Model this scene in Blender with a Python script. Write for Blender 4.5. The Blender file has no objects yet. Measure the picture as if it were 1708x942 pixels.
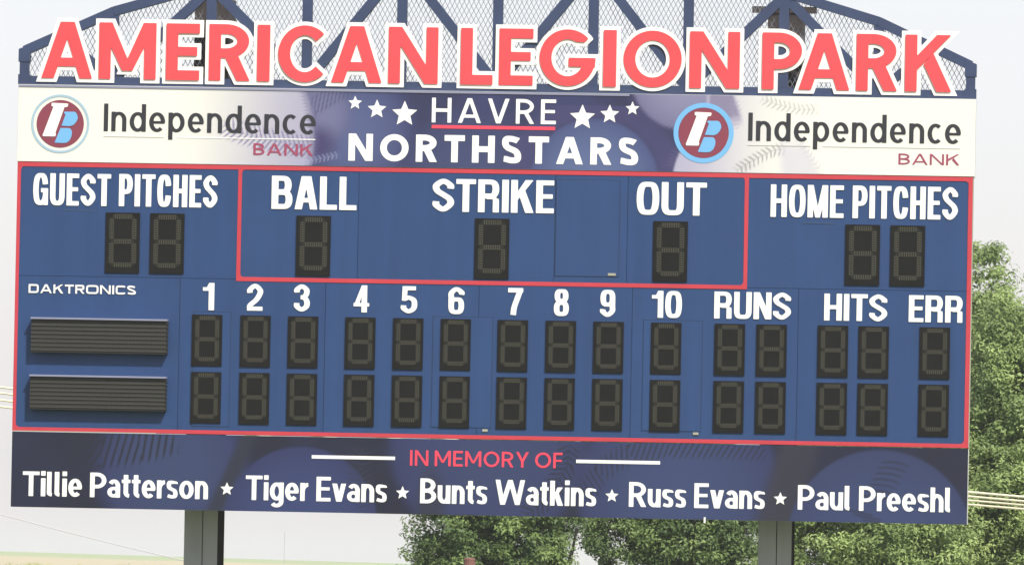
import bpy, math, random
import numpy as np
from mathutils import Matrix, Vector
random.seed(7)
rng = np.random.default_rng(11)

# ------------------------------------------------------------------ camera
CAM_F, YAW, PITCH, ROLL = 16873.0, -0.072987, 0.029875, 0.01917
D, TH, CAMZ = 90.0, 0.0750, 2.4
PW, PH = 1708.0, 942.0
CPOS = np.array([D * math.sin(TH), -D * math.cos(TH), CAMZ])
_f = np.array([math.sin(YAW) * math.cos(PITCH), math.cos(YAW) * math.cos(PITCH), math.sin(PITCH)])
_r = np.array([math.cos(YAW), -math.sin(YAW), 0.0])
_u = np.cross(_r, _f)
_r2 = _r * math.cos(ROLL) + _u * math.sin(ROLL)
_u2 = -_r * math.sin(ROLL) + _u * math.cos(ROLL)
scn = bpy.context.scene
cam_data = bpy.data.cameras.new('camera')
cam = bpy.data.objects.new('camera', cam_data)
scn.collection.objects.link(cam)
M4 = Matrix(((_r2[0], _u2[0], -_f[0], CPOS[0]), (_r2[1], _u2[1], -_f[1], CPOS[1]),
             (_r2[2], _u2[2], -_f[2], CPOS[2]), (0, 0, 0, 1)))
cam.matrix_world = M4
cam_data.sensor_width = 36.0
cam_data.lens = CAM_F / PW * 36.0
cam_data.clip_start = 1.0
cam_data.clip_end = 20000.0
scn.camera = cam

# ------------------------------------------------------------------ sky, sun, exposure
SUN_EL, SUN_AZ = math.radians(43), math.radians(27)      # azimuth measured from the -Y side towards +X
world = bpy.data.worlds.new('World')
scn.world = world
world.use_nodes = True
wn = world.node_tree.nodes
wl = world.node_tree.links
bg = wn['Background']
sky = wn.new('ShaderNodeTexSky')
sky.sky_type = 'NISHITA'
sky.sun_disc = False
sky.sun_elevation = SUN_EL
sd = Vector((math.sin(SUN_AZ) * math.cos(SUN_EL), -math.cos(SUN_AZ) * math.cos(SUN_EL), math.sin(SUN_EL)))
sky.sun_rotation = math.atan2(sd.x, sd.y)
sky.air_density = 1.0
sky.dust_density = 1.3
sky.ozone_density = 1.0
tint = wn.new('ShaderNodeMix'); tint.data_type = 'RGBA'; tint.blend_type = 'MULTIPLY'; tint.inputs[0].default_value = 1.0
tint.inputs[7].default_value = (1.0, .94, 1.02, 1)
veil = wn.new('ShaderNodeMix'); veil.data_type = 'RGBA'; veil.inputs[0].default_value = 0.55     # even white overcast veil over the clear sky
veil.inputs[7].default_value = (5.75, 5.6, 5.95, 1)
wl.new(sky.outputs['Color'], tint.inputs[6]); wl.new(tint.outputs[2], veil.inputs[6]); wl.new(veil.outputs[2], bg.inputs['Color'])
bg.inputs['Strength'].default_value = 0.10
sun_d = bpy.data.lights.new('sun', 'SUN')
sun_d.energy = 2.7
sun_d.angle = math.radians(0.6)
sun_d.color = (1.0, 0.96, 0.88)
sun = bpy.data.objects.new('sun', sun_d)
sun.rotation_euler = sd.to_track_quat('Z', 'Y').to_euler()
scn.collection.objects.link(sun)
scn.view_settings.view_transform = 'Standard'
scn.view_settings.look = 'None'
scn.view_settings.gamma = 1.0
scn.view_settings.exposure = 0.75
scn.cycles.volume_bounces = 1
scn.cycles.max_bounces = 6

# ------------------------------------------------------------------ helpers
def tag(o, label=None, cat=None, group=None, kind=None):
    if label: o['label'] = label
    if cat: o['category'] = cat
    if group: o['group'] = group
    if kind: o['kind'] = kind
    return o

def link(o, parent=None):
    scn.collection.objects.link(o)
    if parent is not None: o.parent = parent
    return o

def empty(name, loc=(0, 0, 0)):
    o = bpy.data.objects.new(name, None)
    o.location = loc
    o.empty_display_size = 0.2
    return link(o)

def P(px, py, y=0.0):
    """where the line of sight through a photo pixel meets the vertical plane at depth y"""
    d = _f + _r2 * ((px - PW / 2) / CAM_F) - _u2 * ((py - PH / 2) / CAM_F)
    t = (y - CPOS[1]) / d[1]
    p = CPOS + d * t
    return p[0], p[2]

def mat(name, col, rough=0.6, metal=0.0, var=0.0, scale=6.0, bump=0.0, streak=0.0, spec=0.5, dirt=None):
    m = bpy.data.materials.new(name)
    m.use_nodes = True
    nt = m.node_tree
    b = nt.nodes['Principled BSDF']
    b.inputs['Base Color'].default_value = (*col, 1)
    b.inputs['Roughness'].default_value = rough
    b.inputs['Metallic'].default_value = metal
    b.inputs['Specular IOR Level'].default_value = spec
    if var > 0 or bump > 0 or streak > 0:
        geo = nt.nodes.new('ShaderNodeNewGeometry')
        mp = nt.nodes.new('ShaderNodeMapping')
        mp.inputs['Scale'].default_value = (scale, scale, scale)
        nt.links.new(geo.outputs['Position'], mp.inputs['Vector'])
        n = nt.nodes.new('ShaderNodeTexNoise')
        n.inputs['Scale'].default_value = 1.0
        n.inputs['Detail'].default_value = 6.0
        n.inputs['Roughness'].default_value = 0.6
        nt.links.new(mp.outputs['Vector'], n.inputs['Vector'])
        src = n.outputs['Fac']
        if streak > 0:
            mp2 = nt.nodes.new('ShaderNodeMapping')
            mp2.inputs['Scale'].default_value = (9, 9, 0.5)
            nt.links.new(geo.outputs['Position'], mp2.inputs['Vector'])
            n2 = nt.nodes.new('ShaderNodeTexNoise')
            n2.inputs['Scale'].default_value = 1.0
            n2.inputs['Detail'].default_value = 5.0
            nt.links.new(mp2.outputs['Vector'], n2.inputs['Vector'])
            mx = nt.nodes.new('ShaderNodeMath'); mx.operation = 'MULTIPLY_ADD'
            nt.links.new(n2.outputs['Fac'], mx.inputs[0])
            mx.inputs[1].default_value = streak
            nt.links.new(n.outputs['Fac'], mx.inputs[2])
            ms = nt.nodes.new('ShaderNodeMath'); ms.operation = 'DIVIDE'
            nt.links.new(mx.outputs[0], ms.inputs[0]); ms.inputs[1].default_value = 1 + streak
            src = ms.outputs[0]
        if var > 0:
            r = nt.nodes.new('ShaderNodeValToRGB')
            r.color_ramp.elements[0].position = 0.32
            r.color_ramp.elements[1].position = 0.68
            d = dirt or tuple(c * (1 - var) for c in col)
            r.color_ramp.elements[0].color = (*d, 1)
            r.color_ramp.elements[1].color = (*[min(1, c * (1 + var * 0.6)) for c in col], 1)
            nt.links.new(src, r.inputs['Fac'])
            nt.links.new(r.outputs['Color'], b.inputs['Base Color'])
        if bump > 0:
            bp = nt.nodes.new('ShaderNodeBump')
            bp.inputs['Strength'].default_value = bump
            bp.inputs['Distance'].default_value = 0.01
            nt.links.new(src, bp.inputs['Height'])
            nt.links.new(bp.outputs['Normal'], b.inputs['Normal'])
    return m

class MB:
    def __init__(s): s.v = []; s.f = []
    def box(s, x0, x1, y0, y1, z0, z1):
        n = len(s.v)
        s.v += [(x0, y0, z0), (x1, y0, z0), (x1, y1, z0), (x0, y1, z0), (x0, y0, z1), (x1, y0, z1), (x1, y1, z1), (x0, y1, z1)]
        s.f += [tuple(n + i for i in q) for q in ((0, 1, 5, 4), (1, 2, 6, 5), (2, 3, 7, 6), (3, 0, 4, 7), (4, 5, 6, 7), (3, 2, 1, 0))]
        return s
    def quad(s, pts):
        n = len(s.v); s.v += pts; s.f.append(tuple(range(n, n + len(pts)))); return s
    def prism(s, pts, y0, y1):
        """pts (x,z) counter-clockwise seen from the front (-Y), between y0 (front) and y1"""
        n = len(s.v); k = len(pts)
        s.v += [(x, y0, z) for x, z in pts] + [(x, y1, z) for x, z in pts]
        s.f.append(tuple(range(n, n + k)))
        s.f.append(tuple(range(n + 2 * k - 1, n + k - 1, -1)))
        for i in range(k):
            j = (i + 1) % k
            s.f.append((n + i, n + k + i, n + k + j, n + j))
        return s
    def bar(s, p, q, w, y0, y1):
        """bar in the xz plane between two points, width w, between y0 and y1"""
        dx, dz = q[0] - p[0], q[1] - p[1]; L = math.hypot(dx, dz); nx, nz = -dz / L * w / 2, dx / L * w / 2
        return s.prism([(p[0] - nx, p[1] - nz), (q[0] - nx, q[1] - nz), (q[0] + nx, q[1] + nz), (p[0] + nx, p[1] + nz)], y0, y1)
    def tube(s, pts, rad, seg=8):
        n0 = len(s.v)
        for i, p in enumerate(pts):
            p = Vector(p)
            a = Vector(pts[max(0, i - 1)]); b = Vector(pts[min(len(pts) - 1, i + 1)])
            d = (b - a).normalized()
            up = Vector((0, 0, 1)) if abs(d.z) < 0.95 else Vector((1, 0, 0))
            e = d.cross(up).normalized(); g = e.cross(d)
            r = rad[i] if hasattr(rad, '__len__') else rad
            for k in range(seg):
                t = 2 * math.pi * k / seg
                s.v.append(tuple(p + e * math.cos(t) * r + g * math.sin(t) * r))
        for i in range(len(pts) - 1):
            for k in range(seg):
                k2 = (k + 1) % seg
                s.f.append((n0 + i * seg + k, n0 + i * seg + k2, n0 + (i + 1) * seg + k2, n0 + (i + 1) * seg + k))
        s.f.append(tuple(n0 + k for k in range(seg)))
        s.f.append(tuple(n0 + (len(pts) - 1) * seg + k for k in range(seg - 1, -1, -1)))
        return s
    def mesh(s, name, material, bevel=0):
        me = bpy.data.meshes.new(name)
        me.from_pydata(s.v, [], s.f)
        if material: me.materials.append(material)
        me.update()
        return me
    def build(s, name, material, parent=None, label=None, loc=None):
        o = bpy.data.objects.new(name, s.mesh(name, material))
        if loc: o.location = loc
        if label: o['label'] = label
        return link(o, parent)

# ------------------------------------------------------------------ lettering: stroke glyphs as distance fields, contoured
def g_conv(pts):
    pts = list(pts)
    ar = sum(pts[i][0] * pts[(i + 1) % len(pts)][1] - pts[(i + 1) % len(pts)][0] * pts[i][1] for i in range(len(pts)))
    if ar < 0: pts = pts[::-1]
    def f(X, Y):
        o = None
        for i in range(len(pts)):
            a = pts[i]; b = pts[(i + 1) % len(pts)]
            dx, dy = b[0] - a[0], b[1] - a[1]; L = math.hypot(dx, dy)
            if L < 1e-9: continue
            v = (dy * (X - a[0]) - dx * (Y - a[1])) / L
            o = v if o is None else np.maximum(o, v)
        return o
    return f
def g_clip(f, w):
    return lambda X, Y: np.maximum(f(X, Y), np.maximum(-X, X - w))
def g_rect(x0, y0, x1, y1): return g_conv([(x0, y0), (x1, y0), (x1, y1), (x0, y1)])
EXT = [0.0]
def g_path(pts, sv, sh, cut=(True, True)):
    pts = [np.array(p, float) for p in pts]
    T = []
    for i in range(len(pts)):
        d = pts[min(i + 1, len(pts) - 1)] - pts[max(i - 1, 0)]; d = d / (np.linalg.norm(d) + 1e-9)
        T.append((d, 0.5 * math.hypot(sv * d[1], sh * d[0])))
    def f(X, Y):
        o = None
        for i in range(len(pts) - 1):
            a, b = pts[i], pts[i + 1]; e = b - a; L2 = e @ e
            if L2 < 1e-12: continue
            t = np.clip(((X - a[0]) * e[0] + (Y - a[1]) * e[1]) / L2, 0, 1)
            dd = np.hypot(X - a[0] - t * e[0], Y - a[1] - t * e[1]) - (T[i][1] * (1 - t) + T[i + 1][1] * t)
            o = dd if o is None else np.minimum(o, dd)
        for k, s in ((0, -1), (-1, 1)):
            if not cut[0 if k == 0 else 1]: continue
            p = pts[k]; d = T[k][0] * s; h = T[k][1]
            al = (X - p[0]) * d[0] + (Y - p[1]) * d[1]
            la = np.abs((X - p[0]) * d[1] - (Y - p[1]) * d[0])
            c = np.maximum(np.maximum(-al, la - h * 1.12 - EXT[0]), al - h * 1.15 - EXT[0])
            o = np.maximum(o, -c)
        return o
    return f
def arc(cx, cy, a, b, t0, t1, nx=2., ny=2., n=30):
    out = []
    for i in range(n + 1):
        t = math.radians(t0 + (t1 - t0) * i / n); c, s = math.cos(t), math.sin(t)
        out.append((cx + a * math.copysign(abs(c) ** (2 / nx), c), cy + b * math.copysign(abs(s) ** (2 / ny), s)))
    return out
def spl(P_, n=7):
    P_ = [np.array(p, float) for p in P_]; Q = [2 * P_[0] - P_[1]] + P_ + [2 * P_[-1] - P_[-2]]; out = []
    for i in range(1, len(Q) - 2):
        for k in range(n):
            t = k / n; a, b, c, d = Q[i - 1:i + 3]
            out.append(0.5 * ((2 * b) + (c - a) * t + (2 * a - 5 * b + 4 * c - d) * t * t + (-a + 3 * b - 3 * c + d) * t ** 3))
    out.append(P_[-1])
    return out

CW = {  # widths in cap heights: geometric, condensed, grotesque
 'geo': dict(A=.92, B=.68, C=.80, D=.80, E=.60, F=.57, G=.92, H=.78, I=0, K=.78, L=.55, M=1.0, N=.84, O=.98, P=.68, R=.73, S=.66, T=.70, U=.74, V=.86, W=1.25, Y=.8,
             a=.52, e=.57, g=.58, h=.54, i=0, k=.56, l=.26, n=.54, o=.60, p=.58, r=.34, s=.47, t=.36, u=.54, v=.58, d=.58, c=.50),
 'con': dict(A=.62, B=.57, C=.55, D=.56, E=.47, F=.45, G=.57, H=.56, I=0, K=.60, L=.47, M=.70, N=.57, O=.57, P=.54, R=.57, S=.55, T=.52, U=.56,
             **{'0': .55, '1': .38, '2': .54, '3': .54, '4': .58, '5': .55, '6': .55, '7': .52, '8': .56, '9': .55}),
}
def glyph(ch, w, st):
    sv, sh, nx, ny = st['sv'], st['sh'], st.get('nx', 2.), st.get('ny', 2.)
    con = st['w'] == 'con'
    a, b = sv / 2, sh / 2
    xh = st.get('xh', .70)
    O = []
    add = lambda f: O.append(('+', f)); sub = lambda f: O.append(('-', f))
    R = g_rect
    arcn = lambda cx, cy, A, B, t0, t1, n=30: arc(cx, cy, A, B, t0, t1, nx, ny, n)
    def bowl(y0, y1, wr):   # right-hand bowl between outer y0 and y1
        A = wr - a - (sv if not con else sv)
        x0 = wr * (.42 if not con else .45)
        h = (y1 - y0) / 2 - b
        add(g_path([(a, y1 - b)] + arcn(x0, (y0 + y1) / 2, wr - a - x0, h, 90, -90) + [(a, y0 + b)], sv, sh, (0, 0)))
    def clipx():            # keep bowls from poking left of the stem
        sub(R(-1, -1, 0, 2))
    def Spath(w, H, s=1.0):
        if con:
            q = [(w - a, .70 * H), (w - a * 1.05, .80 * H), (w / 2, H - b), (a, .79 * H), (a * 1.35, .635 * H), (w * .5, .515 * H), (w - a * 1.3, .39 * H), (w - a, .235 * H), (w / 2, b), (a * 1.05, .20 * H), (a, .31 * H)]
        else:
            q = [(w - a * 1.0, .82 * H), (w * .78, H - b * 1.5), (w * .5, H - b), (a * 1.25, .88 * H), (a * 1.0, .715 * H), (w * .30, .575 * H), (w * .70, .44 * H), (w - a, .285 * H), (w - a * 1.3, .13 * H), (w * .48, b), (w * .22, b * 1.4), (a * .55, .16 * H)]
        return spl(q)
    leg = lambda xb, xt, y0, y1, t: g_conv([(xb, y0), (xb + t, y0), (xt + t, y1), (xt, y1)])
    if ch == 'A':
        t = sv * 1.07; ap = t * (1.12 if not con else 1.35)
        add(leg(0, w / 2 - ap / 2, 0, 1, t)); add(leg(w - t, w / 2 + ap / 2 - t, 0, 1, t))
        y0 = .21; k = (w / 2 - ap / 2)
        add(g_conv([(k * y0 + t / 2, y0), (w - k * y0 - t / 2, y0), (w - k * (y0 + sh * .9) - t / 2, y0 + sh * .9), (k * (y0 + sh * .9) + t / 2, y0 + sh * .9)]))
    elif ch == 'B':
        add(R(0, 0, sv, 1)); bowl(.5 - b * .75, 1, w * .95); bowl(0, .5 + b * .75 + .02, w); clipx()
    elif ch == 'C' or ch == 'c':
        H = 1 if ch == 'C' else xh
        if con: t = 20
        else: t = 44 if ch == 'C' else 48
        if st.get('sq'): t = 28
        W0 = w
        if not con and not st.get('sq'): w = w * 1.10 if ch == 'C' else w * 1.13
        add(g_path(arcn(w / 2, H / 2, w / 2 - a, H / 2 - b, t, 360 - t, 44), sv, sh))
    elif ch == 'D':
        add(R(0, 0, sv, 1)); x0 = w * .38
        if st.get('sq'): x0 = w * .5
        add(g_path([(a, 1 - b)] + arcn(x0, .5, w - a - x0, .5 - b, 90, -90) + [(a, b)], sv, sh, (0, 0))); clipx()
    elif ch in 'EF':
        add(R(0, 0, sv, 1)); add(R(0, 1 - sh, w, 1)); add(R(0, .5 - b * .9 + (.01 if ch == 'E' else -.02), w * .93, .5 + b * .9 + (.01 if ch == 'E' else -.02)))
        if ch == 'E': add(R(0, 0, w, sh))
    elif ch == 'G':
        if con:
            add(g_path(arcn(w / 2, .5, w / 2 - a, .5 - b, 20, 300, 40), sv, sh, (1, 0)))
            add(g_path(arcn(w / 2, .5, w / 2 - a, .5 - b, 300, 345, 10), sv * .8, sh, (0, 0)))
            add(R(w - sv * .8, 0.0, w, .53)); add(R(w * .52, .53 - sh * .95, w, .53))
        else:
            add(g_path(arcn(w / 2, .5, w / 2 - a, .5 - b, 42, 360, 44), sv, sh, (1, 1)))
            add(R(w * .52, .5 - sh * .9, w - .01, .5)); 
    elif ch == 'H':
        add(R(0, 0, sv, 1)); add(R(w - sv, 0, w, 1)); add(R(0, .5 - b, w, .5 + b))
    elif ch == 'I': add(R(0, 0, sv, 1))
    elif ch == 'K':
        add(R(0, 0, sv, 1)); t = sv * 1.25
        add(g_conv([(sv * .8, .34), (sv * .8, .34 + t * .95), (w - t * 1.02, 1), (w - .02, 1)]))
        add(g_conv([(w - t, 0), (w, 0), (w * .5 + t * .32, .68), (w * .5 - t * .32, .48)]))
    elif ch == 'k':
        add(R(0, 0, sv, 1)); t = sv * 1.2
        add(g_conv([(sv * .8, xh * .30), (sv * .8, xh * .30 + t * .9), (w - t * 1.05, xh), (w - .02, xh)]))
        add(g_conv([(w - t, 0), (w, 0), (w * .52 + t * .32, xh * .68), (w * .5 - t * .32, xh * .46)]))
    elif ch == 'L': add(R(0, 0, sv, 1)); add(R(0, 0, w, sh))
    elif ch == 'M':
        add(R(0, 0, sv, 1)); add(R(w - sv, 0, w, 1)); t = sv * (1.05 if con else 1.1); y0 = 0 if con else .15
        if st.get('thin'): y0 = .22
        q = t * .5
        add(g_clip(g_conv([(0, 1), (t, 1), (w / 2 + q * .8, y0), (w / 2 - q * .8, y0)]), w)); add(g_clip(g_conv([(w - t, 1), (w, 1), (w / 2 + q * .8, y0), (w / 2 - q * .8, y0)]), w))
    elif ch == 'N':
        add(R(0, 0, sv, 1)); add(R(w - sv, 0, w, 1)); t = sv * 1.12
        add(g_clip(g_conv([(0, 1), (t, 1), (w, 0), (w - t, 0)]), w))
    elif ch in 'O0o':
        H = xh if ch == 'o' else 1
        add(g_path(arcn(w / 2, H / 2, w / 2 - a, H / 2 - b, 0, 360, 56), sv, sh, (0, 0)))
    elif ch in 'PR':
        add(R(0, 0, sv, 1)); y0 = .36 if ch == 'P' else .40
        bowl(y0 if not con else y0 + .02, 1, w if ch == 'P' else w * .97); clipx()
        if ch == 'R':
            t = sv * 1.12
            if con: add(R(w - sv * 1.02, 0, w - .02, .42)); sub(R(w-.03, .36, w + .3, .46)); add(R(w * .4, .40, w - sv * .5, .52))
            else: add(g_conv([(w - t, 0), (w, 0), (w * .52 + t * .55, .46), (w * .52 - t * .5, .46)]))
    elif ch == 'S': add(g_path(Spath(w, 1), sv, sh))
    elif ch == 's': add(g_path(Spath(w, xh), sv * .95, sh * .9))
    elif ch == 'T': add(R(0, 1 - sh, w, 1)); add(R(w / 2 - a, 0, w / 2 + a, 1))
    elif ch == 'U':
        add(g_path([(a, 1)] + arcn(w / 2, .34 if not con else .3, w / 2 - a, (.34 if not con else .3) - b, 180, 360) + [(w - a, 1)], sv, sh))
    elif ch == 'V' or ch == 'v':
        H = 1 if ch == 'V' else xh; t = sv * 1.07
        add(leg(w / 2 - t * .55, 0, 0, H, t)); add(leg(w / 2 - t * .45, w - t, 0, H, t))
    elif ch == 'W':
        t = sv * 1.0; q = w * .25
        add(leg(q - t * .5, 0, 0, 1, t)); add(leg(q - t * .5, w / 2 - t / 2, 0, 1, t)); add(leg(w - q - t * .5, w / 2 - t / 2, 0, 1, t)); add(leg(w - q - t * .5, w - t, 0, 1, t))
    elif ch == 'Y':
        t = sv * 1.15
        add(R(w / 2 - a, 0, w / 2 + a, .45)); add(g_conv([(w / 2 - a, .38), (w / 2 + a, .38), (t, 1), (0, 1)])); add(g_conv([(w / 2 - a, .38), (w / 2 + a, .38), (w, 1), (w - t, 1)]))
    elif ch in 'nh':
        add(R(0, 0, sv, xh if ch == 'n' else 1)); c = xh * .58
        add(g_path(arcn(w / 2, c, w / 2 - a, xh - b - c, 175, 0) + [(w - a, 0)], sv, sh, (0, 1)))
    elif ch == 'u':
        add(R(w - sv, 0, w, xh)); c = xh * .42
        add(g_path([(a, xh)] + arcn(w / 2, c, w / 2 - a, c - b, 180, 355), sv, sh, (1, 0)))
    elif ch == 'r':
        add(R(0, 0, sv, xh)); add(g_path(arcn(w, xh * .52, w - a, xh * .48 - b, 172, 92, 14), sv, sh * 1.1, (0, 1)))
    elif ch == 'e':
        add(g_path(arcn(w / 2, xh / 2, w / 2 - a, xh / 2 - b, -4, 314, 44), sv, sh, (1, 1)))
        add(R(a, xh * .5 - sh * .46, w - a * .2, xh * .5 + sh * .34))
    elif ch == 'a':
        add(R(w - sv, 0, w, xh * .62)); c = xh * .62
        add(g_path(arcn(w * .5, c, w / 2 - a, xh - b - c, 0, 150, 20), sv, sh, (0, 1)))
        hb = xh * .30
        add(g_path(arcn(w * .5 - a * .1, hb, w / 2 - a * .9, hb - b * .95, 0, 360, 40), sv * .95, sh * .9, (0, 0)))
    elif ch in 'pdg':
        add(g_path(arcn(w / 2, xh / 2, w / 2 - a, xh / 2 - b, 0, 360, 48), sv, sh, (0, 0)))
        if ch == 'p': add(R(0, -.27, sv, xh))
        if ch == 'd': add(R(w - sv, 0, w, 1))
        if ch == 'g':
            add(R(w - sv, -.05, w, xh))
            add(g_path([(w - a, .1)] + arcn(w / 2, -.04, w / 2 - a, .24 - b, 0, -150, 20), sv, sh, (0, 1)))
    elif ch == 'i': add(R(0, 0, sv, xh)); add(R(0, xh + .10, sv, xh + .10 + sv * 1.0))
    elif ch == 'l':
        add(g_path([(a, 1.0), (a, .16)] + arcn(a + .13, .13 + b * .2, .13, .13 - b * .8, 180, 262, 8), sv, sh))
    elif ch == 't':
        xs = w * .22
        add(g_path([(xs + a, .93), (xs + a, .2)] + arcn(w * .95, .22, w * .95 - xs - a, .22 - b, 180, 262, 10), sv, sh))
        add(R(0, xh - sh * .95, w, xh))
    elif ch == '1':
        add(R(w - sv, 0, w, 1)); add(g_conv([(0, .71), (w - sv * .5, .71), (w - sv * .5, .84), (0, .84)]))
        add(g_conv([(w * .30, .80), (w - a, .80), (w - a * .4, 1), (w - sv * .95, 1)])); sub(g_conv([(-.3, .86), (w * .25, .86), (w - sv - .05, 1.1), (-.3, 1.1)]))
    elif ch == '2':
        add(g_path(spl([(a, .66), (a, .78), (w * .5, 1 - b), (w - a, .77), (w - a * 1.1, .62), (w * .58, .40), (a * 1.15, .20), (a, .02)]), sv, sh, (1, 0)))
        add(R(0, 0, w, sh)); sub(R(-.5, -.5, w + .5, 0))
    elif ch == '3':
        add(g_path(spl([(a, .70), (a * 1.05, .81), (w * .5, 1 - b), (w - a * 1.1, .80), (w - a * 1.15, .64), (w * .62, .53), (w * .42, .525)]), sv, sh))
        add(g_path(spl([(w * .42, .525), (w * .62, .515), (w - a, .40), (w - a, .20), (w * .5, b), (a * 1.05, .19), (a, .31)]), sv, sh))
    elif ch == '4':
        add(R(w * .86 - sv, 0, w * .86, 1)); add(R(0, .22, w, .22 + sh * .85)); add(g_conv([(0, .22), (sv * .85, .22), (w * .86 - a * .7, .97), (w * .86 - sv, 1)]))
    elif ch == '5':
        add(R(a * .5, 1 - sh, w * .94, 1)); add(g_conv([(a * .3, .46), (a * .3 + sv * .9, .46), (a * .6 + sv * .9, 1), (a * .5, 1)]))
        add(g_path(spl([(a * 1.3, .53), (w * .5, .65 - b), (w - a, .47), (w - a, .20), (w * .5, b), (a * 1.05, .18), (a, .29)]), sv, sh, (0, 1)))
    elif ch in '69':
        A = g_path(arcn(w / 2, .31, w / 2 - a, .31 - b, 0, 360, 48), sv, sh, (0, 0))
        B = g_path(spl([(a, .31), (a, .6), (a * 1.05, .78), (w * .5, 1 - b), (w - a, .81), (w - a, .72)]), sv, sh, (0, 1))
        if ch == '9':
            A_, B_ = A, B
            A = lambda X, Y, A_=A_: A_(w - X, 1 - Y); B = lambda X, Y, B_=B_: B_(w - X, 1 - Y)
        add(A); add(B)
    elif ch == '7':
        add(R(0, 1 - sh * 1.1, w, 1)); add(g_path(spl([(w - a * 1.0, .93), (w * .62, .62), (w * .42, .28), (w * .36, 0)]), sv * 1.02, sh))
    elif ch == '8':
        add(g_path(arcn(w / 2, .745, w / 2 - a * 1.2, .255 - b, 0, 360, 40), sv, sh * .9, (0, 0)))
        add(g_path(arcn(w / 2, .28, w / 2 - a, .28 - b, 0, 360, 40), sv, sh, (0, 0)))
    def field(X, Y):
        o = None
        for k, f in O:
            v = f(X, Y)
            o = (v if o is None else (np.minimum(o, v) if k == '+' else np.maximum(o, -v)))
        return o
    return field

def contour(field, x0, x1, y0, y1, step, off=0.0, rnd=0.0):
    nx_ = int((x1 - x0) / step) + 2; ny_ = int((y1 - y0) / step) + 2
    xs = x0 + np.arange(nx_) * step + .00013; ys = y0 + np.arange(ny_) * step + .00017
    X, Y = np.meshgrid(xs, ys)
    F = field(X, Y) - off
    F[np.abs(F) < 1e-7] = 1e-7
    S = F < 0
    code = (S[:-1, :-1] * 1 + S[:-1, 1:] * 2 + S[1:, 1:] * 4 + S[1:, :-1] * 8)
    seg = {}
    def ep(e):
        k, j, i = e
        if k == 0:
            t = F[j, i] / (F[j, i] - F[j, i + 1]); return (xs[i] + t * step, ys[j])
        t = F[j, i] / (F[j, i] - F[j + 1, i]); return (xs[i], ys[j] + t * step)
    nxt = {}
    T = {1: [(3, 0)], 2: [(0, 1)], 3: [(3, 1)], 4: [(1, 2)], 6: [(0, 2)], 7: [(3, 2)], 8: [(2, 3)], 9: [(2, 0)], 11: [(2, 1)], 12: [(1, 3)], 13: [(1, 0)], 14: [(0, 3)], 5: [(3, 0), (1, 2)], 10: [(0, 1), (2, 3)]}
    for j, i in zip(*np.nonzero((code > 0) & (code < 15))):
        E_ = ((0, j, i), (1, j, i + 1), (0, j + 1, i), (1, j, i))
        for p, q in T[int(code[j, i])]: nxt[E_[p]] = E_[q]
    loops = []
    while nxt:
        s = next(iter(nxt)); L = []; c = s
        while c in nxt:
            L.append(ep(c)); c = nxt.pop(c)
        if len(L) < 6: continue
        Q = np.array(L)
        # drop nearly collinear points
        keep = []
        last = Q[-1]
        for k in range(len(Q)):
            n_ = Q[(k + 1) % len(Q)]; d1 = Q[k] - last; d2 = n_ - Q[k]
            cr = abs(d1[0] * d2[1] - d1[1] * d2[0]); 
            if cr > 0.06 * step * step * 1.0 or np.hypot(*d1) > step * 14:
                keep.append(tuple(Q[k])); last = Q[k]
        if len(keep) >= 4: loops.append(keep)
    return loops

_gc = {}
def gloops(ch, w, st, off=0.0, step=.02):
    key = (ch, round(w, 3), st['id'], off, step)
    if key not in _gc:
        m = abs(off) * 1.6 + .05
        EXT[0] = .15 if st['id'].startswith('big') else 0.0
        _gc[key] = contour(glyph(ch, w, st), -m, w + m + .03, (-.36 if ch in 'gp' else 0) - m, 1.0 + m + .03, step, off)
    return _gc[key]

def loops_mesh(name, loops, y_front, depth, material, tries=0):
    """closed outlines (x,z world) -> solid between y_front and y_front+depth, holes respected"""
    cu = bpy.data.curves.new(name, 'CURVE')
    cu.dimensions = '2D'; cu.fill_mode = 'BOTH'; cu.extrude = depth / 2
    for L in loops:
        sp = cu.splines.new('POLY'); sp.points.add(len(L) - 1)
        sp.points.foreach_set('co', np.array([(x, z, 0, 1) for x, z in L], dtype=np.float32).ravel())
        sp.use_cyclic_u = True
    tmp = bpy.data.objects.new(name, cu)
    scn.collection.objects.link(tmp)
    dg = bpy.context.evaluated_depsgraph_get()
    me = bpy.data.meshes.new_from_object(tmp.evaluated_get(dg))
    bpy.data.objects.remove(tmp); bpy.data.curves.remove(cu)
    if tries < 6:      # the filler sometimes drops a region: check the area and try again with the points nudged
        want = 0
        for L in loops:
            Q = np.array(L); want += 0.5 * float(np.sum(Q[:, 0] * np.roll(Q[:, 1], -1) - np.roll(Q[:, 0], -1) * Q[:, 1]))
        got = sum(p.area for p in me.polygons if p.normal.z > .9)
        simple = len({(1 if sum(L[i][0] * L[(i + 1) % len(L)][1] - L[(i + 1) % len(L)][0] * L[i][1] for i in range(len(L))) > 0 else 0) for L in loops}) == 2 or len(loops) == 1
        if simple and abs(abs(want) - got) > .01 * abs(want):
            print('refill', name, want, got)
            jit = 2e-4 * (tries + 1); rj = random.Random(tries)
            L2 = [[(x + rj.uniform(-jit, jit), z + rj.uniform(-jit, jit)) for x, z in L] for L in loops]
            bpy.data.meshes.remove(me)
            return loops_mesh(name, L2, y_front, depth, material, tries + 1)
    n = len(me.vertices); co = np.empty(n * 3, np.float32); me.vertices.foreach_get('co', co); co = co.reshape(-1, 3)
    new = np.stack([co[:, 0], y_front + depth / 2 - co[:, 2], co[:, 1]], 1)
    me.vertices.foreach_set('co', new.ravel().astype(np.float32))
    me.materials.clear(); me.materials.append(material); me.name = name
    me.update()
    return me

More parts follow.
